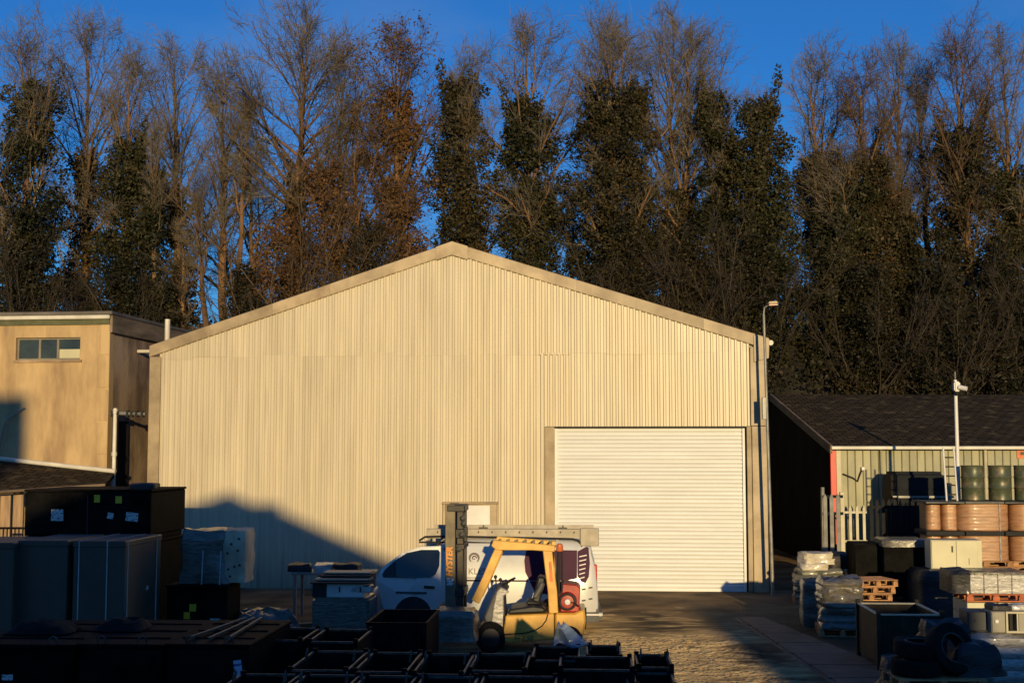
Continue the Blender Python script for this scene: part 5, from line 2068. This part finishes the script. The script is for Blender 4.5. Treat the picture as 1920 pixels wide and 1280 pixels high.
# dark block added in place of a shadow on the shed wall
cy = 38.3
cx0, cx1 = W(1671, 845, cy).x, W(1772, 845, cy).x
ct = thing('wall_shadow_block', 'dark rounded block standing in for a shadow on the sage green shed wall', 'shadow block', (cx0, cy, 0))
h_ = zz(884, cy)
MB().rng(0, cx1 - cx0, 0, 1.0, .0, h_).build('body', 'darkrail_shade', ct, bevel=.10, seg=3)
MB().rng(.0, cx1 - cx0 + .2, -.06, -.002, zz(931, cy) - .03, zz(931, cy) + .03).build('block_strip', 'palegrey', ct)

# lamp post by the corner of the warehouse
lp0, lp1 = W(1449, 1106, 33.4), W(1432, 590, 33.4)
lp0.z = 0
lp = thing('lamp_post', 'slim leaning lamp post with a flat lamp head at the warehouse corner', 'lamp post', (lp0.x, lp0.y, 0))
tp = Vector((lp1.x - lp0.x, 0, lp1.z))
MB().tube((0, 0, 0), tp, .045, .034, 10).build('pole', 'palegrey', lp, smooth=True)
MB().path([tp, tp + Vector((.02, 0, .18)), tp + Vector((.12, -.05, .24))], .022, 6).build('bracket', 'palegrey', lp)
hd = MB().box(tp + Vector((.20, -.10, .28)), (.26, .32, .07), ry=-.06).build('lamp_head', 'flash', lp, bevel=.03, seg=2)
MB().box(tp + Vector((.20, -.10, .222)), (.22, .28, .012), ry=-.06).build('lens', 'amber', hd)
q = W(1434, 765, 33.4)
MB().box((q.x - lp0.x - .02, 0, q.z), (.10, .10, .55)).build('junction_box', 'palegrey', lp, bevel=.01)

# camera pole
p1, p0 = W(1791, 712, 35.2), W(1796, 930, 35.2)
cp_ = thing('camera_pole', 'tall thin white pole with a security camera near its top', 'camera pole', (p0.x, 35.2, 0))
tp = Vector((p1.x - p0.x, 0, p1.z))
MB().tube((0.03, 0, 0), tp, .06, .045, 10).build('pole', 'white', cp_, smooth=True)
q = tp + Vector((0, -.08, -.18))
cmo = MB().box(q, (.16, .18, .26)).build('camera', 'white', cp_, bevel=.03, seg=2)
MB().tube(q + Vector((.03, -.10, -.02)), q + Vector((.20, -.22, -.07)), .065, .06, 12).build('camera_barrel', 'white', cmo, smooth=True)
MB().lathe([(.0, -.10), (.05, -.085), (.085, -.03), (.09, .0)], 14, q + Vector((0, -.02, -.14))).build('dome', 'plastic', cmo, smooth=True)
MB().tube(tp, tp + Vector((0, 0, .22)), .016).build('aerial', 'palegrey', cp_)

# brown board stacks on pallets, dark boards on top, green drums on the boards
def brown_stack(label, px0, px1, Y, z0, z1, d, n=3, seam=False):
    x0, x1 = W(px0, 845, Y).x, W(px1, 845, Y).x
    w = x1 - x0
    t = thing('brown_stack', label, 'wrapped stack', ((x0 + x1) / 2, Y + d / 2, z0), YAW, 'brown film wrapped stacks')
    mb = MB()
    N = 36
    lv = 24
    h = z1 - z0
    vs = []
    off = Vector((px0 * .1, Y, z0 * 3))
    for j in range(lv + 1):
        v = j / lv
        for i in range(N):
            a = 2 * math.pi * i / N
            c_, s_ = math.cos(a), math.sin(a)
            q = (abs(c_) ** 4.2 + abs(s_) ** 4.2) ** (-1 / 4.2)
            rr = q * (1 + .006 * (j % 3 == 1) + .012 * noise.noise(Vector((c_ * 2, s_ * 2, v * 9)) + off) - (.02 if j in (0, lv) else 0))
            vs.append((c_ * rr * w / 2, s_ * rr * d / 2, v * h))
    mb.add(vs, [(j * N + i, j * N + (i + 1) % N, (j + 1) * N + (i + 1) % N, (j + 1) * N + i) for j in range(lv) for i in range(N)] + [tuple(range(N - 1, -1, -1)), tuple(lv * N + i for i in range(N))])
    mb.build('load', 'brownbox', t, smooth=True)
    if seam:
        MB().path([(w * .27 + .008 * math.sin(k * 2.1), -d / 2 * 1.005, h * k / 9) for k in range(10)], .018, 5).build('film_seam', 'film', t)
    return t


BY = 34.0
zA0, zA1, zB0, zB1 = zz(1052, BY), zz(1004, BY), zz(995, BY), zz(944, BY)
pp_ = pallet('pallet under the lit brown stack, orange brown', (W(1848, 845, BY).x, BY + .62, zA0 - .15), YAW, scale=(1.12, 1.1, 1))
pallet('second pallet down under the lit brown stack', (W(1848, 845, BY).x, BY + .62, zA0 - .30), YAW, scale=(1.12, 1.1, 1))
z = zA0 - .30
lb_ = thing('steel_plinth', 'plain dark steel plinth on the ground carrying the brown stacks', 'plinth', (W(1735, 845, BY).x, BY, 0), YAW)
MB().rng(0, 3.9, .05, 1.3, 0, z - .002).build('plinth_body', 'black', lb_, bevel=.02)
for a in (('lower brown wrapped stack in full sun above the orange brown pallet', 1800, 1894, BY, zA0, zA1, 1.25, 3, True),
          ('upper brown wrapped stack in full sun beneath the middle green drum', 1798, 1895, BY, zB0, zB1, 1.25, 3, True),
          ('upper brown wrapped stack at the frame edge', 1898, 1990, BY, zB0, zB1, 1.25, 3, False),
          ('lower brown wrapped stack at the frame edge', 1898, 1990, BY, zA0, zA1, 1.25, 3, False),
          ('upper shaded brown stack beside the sunlit one', 1767, 1797, BY + .3, zB0, zB1, .9, 3, False),
          ('lower shaded brown stack beside the sunlit one', 1767, 1797, BY + .3, zA0 - .30, zA1, .9, 3, False),
          ('upper shaded brown stack below the foot of the ladder', 1736, 1765, BY + .4, zB0, zB1, .9, 3, False),
          ('lower shaded brown stack behind the cream cabinet', 1736, 1765, BY + .4, zA0 - .30, zA1, .9, 3, False),
          ):
    brown_stack(*a)
dk = thing('divider_boards', 'dark boards laid between the two tiers of brown stacks', 'boards', (W(1733, 845, BY).x, BY - .02, zA1 + .004), YAW)
for k in range(4):
    MB().rng(k * .98, k * .98 + .95, .0, 1.3, 0, zB0 - zA1 - .01).build('board', 'dark', dk, bevel=.01)
pallet('pallet under the frame edge brown stack', (W(1944, 845, BY).x, BY + .62, zA0 - .15), YAW)
pallet('lower pallet under the frame edge brown stack', (W(1944, 845, BY).x, BY + .62, zA0 - .30), YAW)
cb = thing('cover_boards', 'dark cover boards lying on top of the brown stacks', 'boards', (W(1733, 845, BY).x, BY - .04, zB1 + .004), YAW)
for k in range(4):
    MB().rng(k * .98, k * .98 + .965, .0, 1.45, 0, .05 + .01 * (k % 2)).build('board', 'lid', cb, bevel=.01)
# ladder
ly0 = W(1770, 845, 34.25)
lzb = zB1 + .066
ld = thing('ladder', 'white access ladder standing on the cover boards between camera pole and dark shadow block', 'ladder', (ly0.x, 34.2, lzb))
lz = zz(838, 34.3) - lzb
for x in (0, .27):
    MB().tube((x + .02, 0, 0), (x, .12, lz), .024, n=8).build('stile', 'white', ld, smooth=True)
for k in range(5):
    z = .16 + k * .235
    if z < lz:
        f = z / lz
        MB().tube((.02 - .02 * f, .12 * f, z), (.29 - .02 * f, .12 * f, z), .018, n=6).build('rung', 'mastdark', ld)


dprof = [(.275, 0), (.287, .012), (.285, .03), (.282, .28), (.292, .295), (.292, .315), (.282, .33), (.282, .56), (.292, .575), (.292, .595), (.282, .61), (.282, .85), (.288, .87), (.275, .885)]
dm = MB().lathe(dprof, 28).mesh('body', 'drumgreen', smooth=True)
dl = MB().lathe([(.268, 0), (.268, .012), (.06, .014)], 24).mesh('lid', 'drumgreen')
dr_ = MB().torus((0, 0, 0), .29, .012, 'z', 28, 6).mesh('hoop', 'drumgreen', smooth=True)
dtop = zB1 + .07
drum = thing('steel_drum', 'green steel drum next to the camera pole, first of three', 'drum', (W(1822, 845, 34.7).x, 34.7, dtop), .4, 'green steel drums on the brown stacks')
put('body', dm, drum)
put('lid', dl, drum, (0, 0, .87))
for z in (.305, .585, .88):
    put('hoop', dr_, drum, (0, 0, z))
dup(drum, (W(1873, 845, 34.7).x, 34.7, dtop), 2.1, 'rust flecked green steel drum between two others')
dup(drum, (W(1921, 845, 34.7).x, 34.7, dtop), 3.6, 'green steel drum cut by the frame edge')

# cream cabinet on a dark wrapped load
ky = 29.0
kx0 = W(1741, 845, ky).x
kw = W(1835, 845, ky).x - kx0
kz0, kz1 = zz(1066, ky), zz(1012, ky)
dw = lumpy(1.5, 1.5, kz0 - .02, 91, .05, n=8).build('dark_wrapped_load', 'filmdark', None, smooth=True, loc=(kx0 + .5, ky + .6, 0), rz=YAW)
tag(dw, 'dark film wrapped load under the cream cabinet', 'wrapped load')
kb = thing('steel_cabinet', 'cream two door steel cabinet with a black handle lying on dark film', 'cabinet', (kx0, ky, kz0), YAW)
kh = kz1 - kz0
MB().rng(0, kw, 0.022, .55, 0, kh).build('carcass', 'cabinet', kb, bevel=.008)
for x0_, x1_ in ((.015, kw * .49), (kw * .49 + .006, kw - .10)):
    MB().rng(x0_, x1_, 0, .02, .015, kh - .015).build('door', 'cabinet', kb, bevel=.006)
MB().rng(kw * .40, kw * .425, -.03, -.001, kh * .58, kh * .80).build('handle', 'plastic', kb, bevel=.006)
MB().rng(kw * .73, kw * .74, -.008, -.001, kh * .15, kh * .38).build('lock_slot', 'plastic', kb)

# tall dark boxes between sacks and cabinet
for nm, lab, a_, b_, Y, top, mt_ in (('dark_cabinet', 'plain black cabinet standing behind the orange pallets', 1598, 1652, 30.5, 1018, 'blackp'),):
    x0 = W(a_, 845, Y).x
    t = thing(nm, lab, 'cabinet', (x0, Y, 0), YAW)
    w = W(b_, 845, Y).x - x0
    MB().rng(0, w, 0.02, .9, .05, zz(top, Y)).build('carcass', mt_, t, bevel=.012)
    MB().rng(.02, w - .02, 0, .018, .1, zz(top, Y) - .04).build('door', mt_, t, bevel=.006)
    MB().rng(.02, w - .02, .05, .85, 0, .048).build('plinth', mt_, t)
ty2 = 30.0
x0 = W(1652, 845, ty2).x
tw_ = W(1738, 845, ty2).x - x0
tb2 = thing('dark_bench', 'dark bench with a grey film covered top beside the cream cabinet', 'bench', (x0, ty2, 0), YAW)
zt2 = zz(1010, ty2)
MB().rng(0.02, tw_ - .02, .05, 1.0, .08, zt2 - .18).build('body', 'blackp', tb2, bevel=.015)
lumpy(tw_ * 1.0, 1.1, .17, 19, .03, n=8).build('film_top', 'filmblue', tb2, smooth=True, loc=(tw_ / 2, .52, zt2 - .178))
for x in (.05, tw_ - .12):
    MB().rng(x, x + .07, .1, .9, 0, .078).build('foot', 'blackp', tb2)

# sparkling block load on a red pallet
wy = 25.6
wx0, wx1 = W(1812, 845, wy).x, W(1914, 845, wy).x
wz0, wz1 = zz(1113, wy), zz(1077, wy)
base = thing('block_stack', 'pale cream block stack under the red pallet', 'block stack', (wx0 - .05, wy + .05, 0), YAW)
for k in range(3):
    for j in range(2):
        MB().rng(j * .58, j * .58 + .565, 0, 1.0, k * (wz0 - .16) / 3, (k + 1) * (wz0 - .16) / 3 - .006).build('block', 'cabinet', base, bevel=.01)
pallet('red painted pallet under the glittering film wrapped blocks', ((wx0 + wx1) / 2, wy + .5, wz0 - .148), YAW, 'redwood', scale=((wx1 - wx0 + .06) / 1.2, 1, 1))
bl = thing('wrapped_blocks', 'glittering film wrapped pale blocks on the red pallet', 'wrapped load', (wx0, wy, wz0 + .004), YAW)
for k in range(4):
    w4 = (wx1 - wx0) / 4
    MB().rng(k * w4 + .003, (k + 1) * w4 - .003, .01, .95, 0, wz1 - wz0).build('block', 'film', bl, bevel=.012)
lumpy(.45, .95, wz1 - wz0 + .05, 23, .05, n=7).build('loose_film', 'filmdark', bl, smooth=True, loc=(-.12, .5, 0))
lumpy(wx1 - wx0 + .1, 1.0, .05, 24, .02, n=8).build('top_film', 'filmblue', bl, smooth=True, loc=((wx1 - wx0) / 2, .5, wz1 - wz0 + .002))

# film load at the frame corner with small grey cabinets on it
ly = 20.9
lx = W(1905, 845, ly).x
lz1 = zz(1192, ly)
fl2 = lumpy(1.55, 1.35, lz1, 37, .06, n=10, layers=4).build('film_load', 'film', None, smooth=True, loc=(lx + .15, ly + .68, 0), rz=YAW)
tag(fl2, 'white film wrapped layered load at the frame corner carrying small cabinets', 'wrapped load')
fl3 = lumpy(.45, .6, lz1 * .98, 38, .06, n=7).build('blue_film_bag', 'filmblue', None, smooth=True, loc=(W(1815, 845, ly + .8).x, ly + 1.0, 0))
tag(fl3, 'blue grey film bag squeezed beside the layered white load', 'film bag')
for (nm, lab, a_, b_, m_, dy) in (('small_cabinet', 'dark slate small cabinet on the layered white load', 1806, 1848, 'cabnavy', .35), ('small_cabinet', 'grey small cabinet with a round lock on the layered white load', 1850, 1876, 'cabgrey', .12), ('small_cabinet', 'open fronted pale small cabinet at the frame edge on the white load', 1877, 1945, 'cabgrey', .10)):
    Y = ly + dy
    x0 = W(a_, 845, Y).x
    w = W(b_, 845, Y).x - x0
    h = zz(1149, Y) - lz1 - .01
    t = thing(nm, lab, 'cabinet', (x0, Y, lz1 + .035), YAW, 'small cabinets on the white load')
    if 'open' in lab:
        q = MB()
        q.rng(0, w, 0, .45, 0, .03).rng(0, w, 0, .45, h - .03, h).rng(0, .03, 0, .45, .03, h - .03).rng(w - .03, w, 0, .45, .03, h - .03).rng(.03, w - .03, .42, .45, .03, h - .03)
        q.build('carcass', 'pale', t)
        MB().rng(w * .30, w * .34, .02, .4, .03, h - .03).build('divider', 'pale', t)
        MB().rng(w * .12, w * .2, .05, .4, .03, h - .04).build('drawer', 'dark', t)
        MB().rng(w * .36, w - .035, .03, .4, .03, h - .035).build('inner_panel', 'cabgrey', t)
    else:
        MB().rng(0, w, .02, .5, 0, h).build('carcass', m_, t, bevel=.006)
        MB().rng(.01, w - .01, 0, .018, .01, h - .01).build('door', m_, t, bevel=.004)
        MB().lathe([(.028, -.02), (.028, .0)], 14, (w * .35, 0, h * .55), 'y').build('lock', 'white' if m_ == 'cabgrey' else 'cabnavy', t)
for k, (px, lab) in enumerate(((1868, 'dark film scrap lying on the grey small cabinet'), (1905, 'pale film scrap lying on the open fronted cabinet'))):
    o = lumpy(.34, .3, .07, 80 + k, .05, n=6).build('film_scrap', ('filmdark', 'film')[k], None, smooth=True, loc=(W(px, 845, ly + .3).x, ly + .36, zz(1149, ly + .1) + .036))
    tag(o, lab, 'film')

# open steel bin
by_ = 22.0
bx0, bx1 = W(1640, 845, by_).x, W(1756, 845, by_).x
bb = thing('steel_bin', 'olive grey open topped steel bin with a worn rim beside the tyres', 'bin', (bx0, by_, 0), YAW)
bz = zz(1150, by_)
bw = bx1 - bx0
M['olive'] = mat('olive_steel', (0.040, 0.034, 0.022), 0.65, 0.0, 0.25, 3, 0.15, 20, spec=0.15)
q = MB()
q.rng(0, bw, 0, .03, .1, bz - .03).rng(0, bw, 1.62, 1.65, .1, bz - .03).rng(0, .03, .03, 1.62, .1, bz - .03).rng(bw - .03, bw, .03, 1.62, .1, bz - .03).rng(.03, bw - .03, .03, 1.62, .1, .14)
q.build('body', 'olive', bb)
q = MB()
q.rng(-.015, bw + .015, -.015, .035, bz - .028, bz).rng(-.015, bw + .015, 1.615, 1.665, bz - .028, bz).rng(-.015, .035, .036, 1.614, bz - .028, bz).rng(bw - .035, bw + .015, .036, 1.614, bz - .028, bz)
q.build('rim', 'pale', bb, bevel=.005)
for x in (.0, bw):
    for y in (.0, 1.65):
        MB().rng(x - .035, x + .035, y - .035, y + .035, 0, bz + .06).build('post', 'olive', bb, bevel=.006)

# stacks of filled sacks
s1 = lumpy(1.10, 1.2, .70, 51, .12, n=9, layers=5, freq=3).build('sack_stack', 'sackgreen', None, smooth=True, loc=(W(1541, 845, 31.4).x, 32.0, .12), rz=YAW - .1)
tag(s1, 'film wrapped sack stack farthest along the passage edge, topped by white bags', 'wrapped load')
pallet('pallet under the farther film wrapped sack stack', (W(1541, 845, 31.4).x, 32.0, 0), YAW - .1)
for k, (dx_, w_, dz_) in enumerate(((-.22, .62, 0), (-.10, .80, .13), (-.18, .66, .25))):
    o = lumpy(w_, .75, .15, 52 + k, .06, n=7, freq=3).build('white_bag', 'sack', None, smooth=True, loc=(W(1538, 845, 31.4).x + dx_ + .08, 31.8, .80 + dz_), rz=YAW + .1 * k)
    tag(o, ['lowest white bag on the farther sack stack', 'middle and longest white bag on the farther sack stack', 'topmost white bag on the farther sack stack'][k], 'bag', 'white bags on the farther sack stack')
o = lumpy(.62, .8, .36, 57, .07, n=7, freq=3).build('shaded_bag', 'filmdark', None, smooth=True, loc=(W(1570, 845, 31.4).x, 31.9, .81), rz=.2)  # dark colour stands in for shade on this side of the heap
tag(o, 'bag with its shade put into a dark colour next to the white bags', 'bag')
s2 = lumpy(.80, 1.1, .95, 61, .10, n=9, layers=7, freq=3).build('sack_stack', 'filmblue', None, smooth=True, loc=(W(1583, 845, 26).x, 26.6, .13), rz=YAW - .1)
tag(s2, 'nearer sack stack in blue grey film with many thin layers', 'wrapped load')
pallet('pallet under the nearer blue grey sack stack', (W(1583, 845, 26).x, 26.6, 0), YAW - .1, scale=(.75, 1.1, 1))
s3 = lumpy(.55, 1.0, .92, 63, .06, n=8, layers=3).build('green_bag', 'sackgreen', None, smooth=True, loc=(W(1534, 845, 27.4).x, 28.0, .0), rz=YAW - .1)
tag(s3, 'upright green film bag between the two sack stacks', 'bag')

# leaning pile of small pallets on a dark crate
oy = 26.9
ox = W(1632, 845, oy).x
t = crate('black crate under the orange sunlit pallets', (ox - .42, oy, 0), .9, .9, zz(1122, oy) - .05)
for k, (dz_, a_, lab) in enumerate(((0, .0, 'lowest of the orange sunlit pallets on the black crate'), (.15, .12, 'middle of the orange sunlit pallets on the black crate'), (.30, .22, 'topmost and most twisted of the orange sunlit pallets'))):
    pallet(lab, (ox + .03 * k, oy + .45, zz(1122, oy) - .045 + dz_ * .92), YAW + a_, scale=(.68, .8, .92), group='orange sunlit pallets')

# traffic cone far down the passage
cn0 = W(1531, 1020, 46)
tcn = thing('traffic_cone', 'red and white traffic cone in the dark passage', 'traffic cone', (cn0.x, 46, 0))
MB().rng(-.19, .19, -.19, .19, 0, .04).build('base', 'rubber', tcn, bevel=.01)
MB().lathe([(.155, .042), (.125, .25)], 18).build('cone', 'red', tcn, smooth=True)
MB().lathe([(.125, .252), (.085, .47)], 18).build('sleeve', 'white', tcn, smooth=True)
MB().lathe([(.085, .472), (.035, .76)], 18).build('tip', 'red', tcn, smooth=True)

# tyres and dark bags at the bottom corner, on pallets
yy = 18.6
for k in range(3):
    pallet(['lowest pallet under the tyres', 'middle pallet under the tyres', 'top pallet under the tyres'][k], (W(1762, 845, yy).x, yy + .55, .146 * k), YAW + .02 * k, group='pallets under the tyres')
tz = .440
ty_m = MB()
pr = [(.20, -.09), (.30, -.115), (.355, -.10), (.365, -.06), (.365, .06), (.355, .10), (.30, .115), (.20, .09)]
vsn = 32
ring = []
for r, z in pr:
    for i in range(vsn):
        a = 2 * math.pi * i / vsn
        ring.append((r * math.cos(a), r * math.sin(a), z))
m_ = len(pr)
ty_m.add(ring, [(j * vsn + i, j * vsn + (i + 1) % vsn, ((j + 1) % m_) * vsn + (i + 1) % vsn, ((j + 1) % m_) * vsn + i) for j in range(m_) for i in range(vsn)])
tym = ty_m.mesh('tyre', 'rubber', smooth=True)
rim_m = MB().torus((0, 0, 0), .205, .012, 'z', 28, 6).mesh('bead', 'rim', smooth=True)
for k, (px, Y, z, rot, lab) in enumerate(((1722, 18.75, tz + .12, (0, 0, 0), 'tyre lying flat lowest beside the olive bin'), (1728, 18.85, tz + .36, (.06, .04, 0), 'tyre lying on top of the flat lowest tyre'), (1784, 18.7, tz + .36, (R(68), 0, R(24)), 'upright tyre with a glinting inner rim'))):
    t = thing('tyre', lab, 'tyre', (W(px, 845, Y).x, Y + .3, z), 0, 'tyres heaped on pallets')
    t.rotation_euler = rot
    put('tread', tym, t)
    put('bead', rim_m, t, (0, 0, .09))
for k, (px, Y, w_, h_, lab) in enumerate(((1830, 18.8, .75, .42, 'black plastic sack slumped beside the upright tyre'), (1688, 19.4, .6, .55, 'black plastic sack slumped by the flat tyres'), (1775, 19.5, .8, .62, 'big black plastic sack behind the tyres'))):
    o = lumpy(w_, .7, h_, 95 + k, .12, n=8, freq=3, taper=.3).build('black_sack', 'filmdark', None, smooth=True, loc=(W(px, 845, Y).x, Y + .35, tz if k != 1 else 0))
    tag(o, lab, 'sack', 'black plastic sacks')
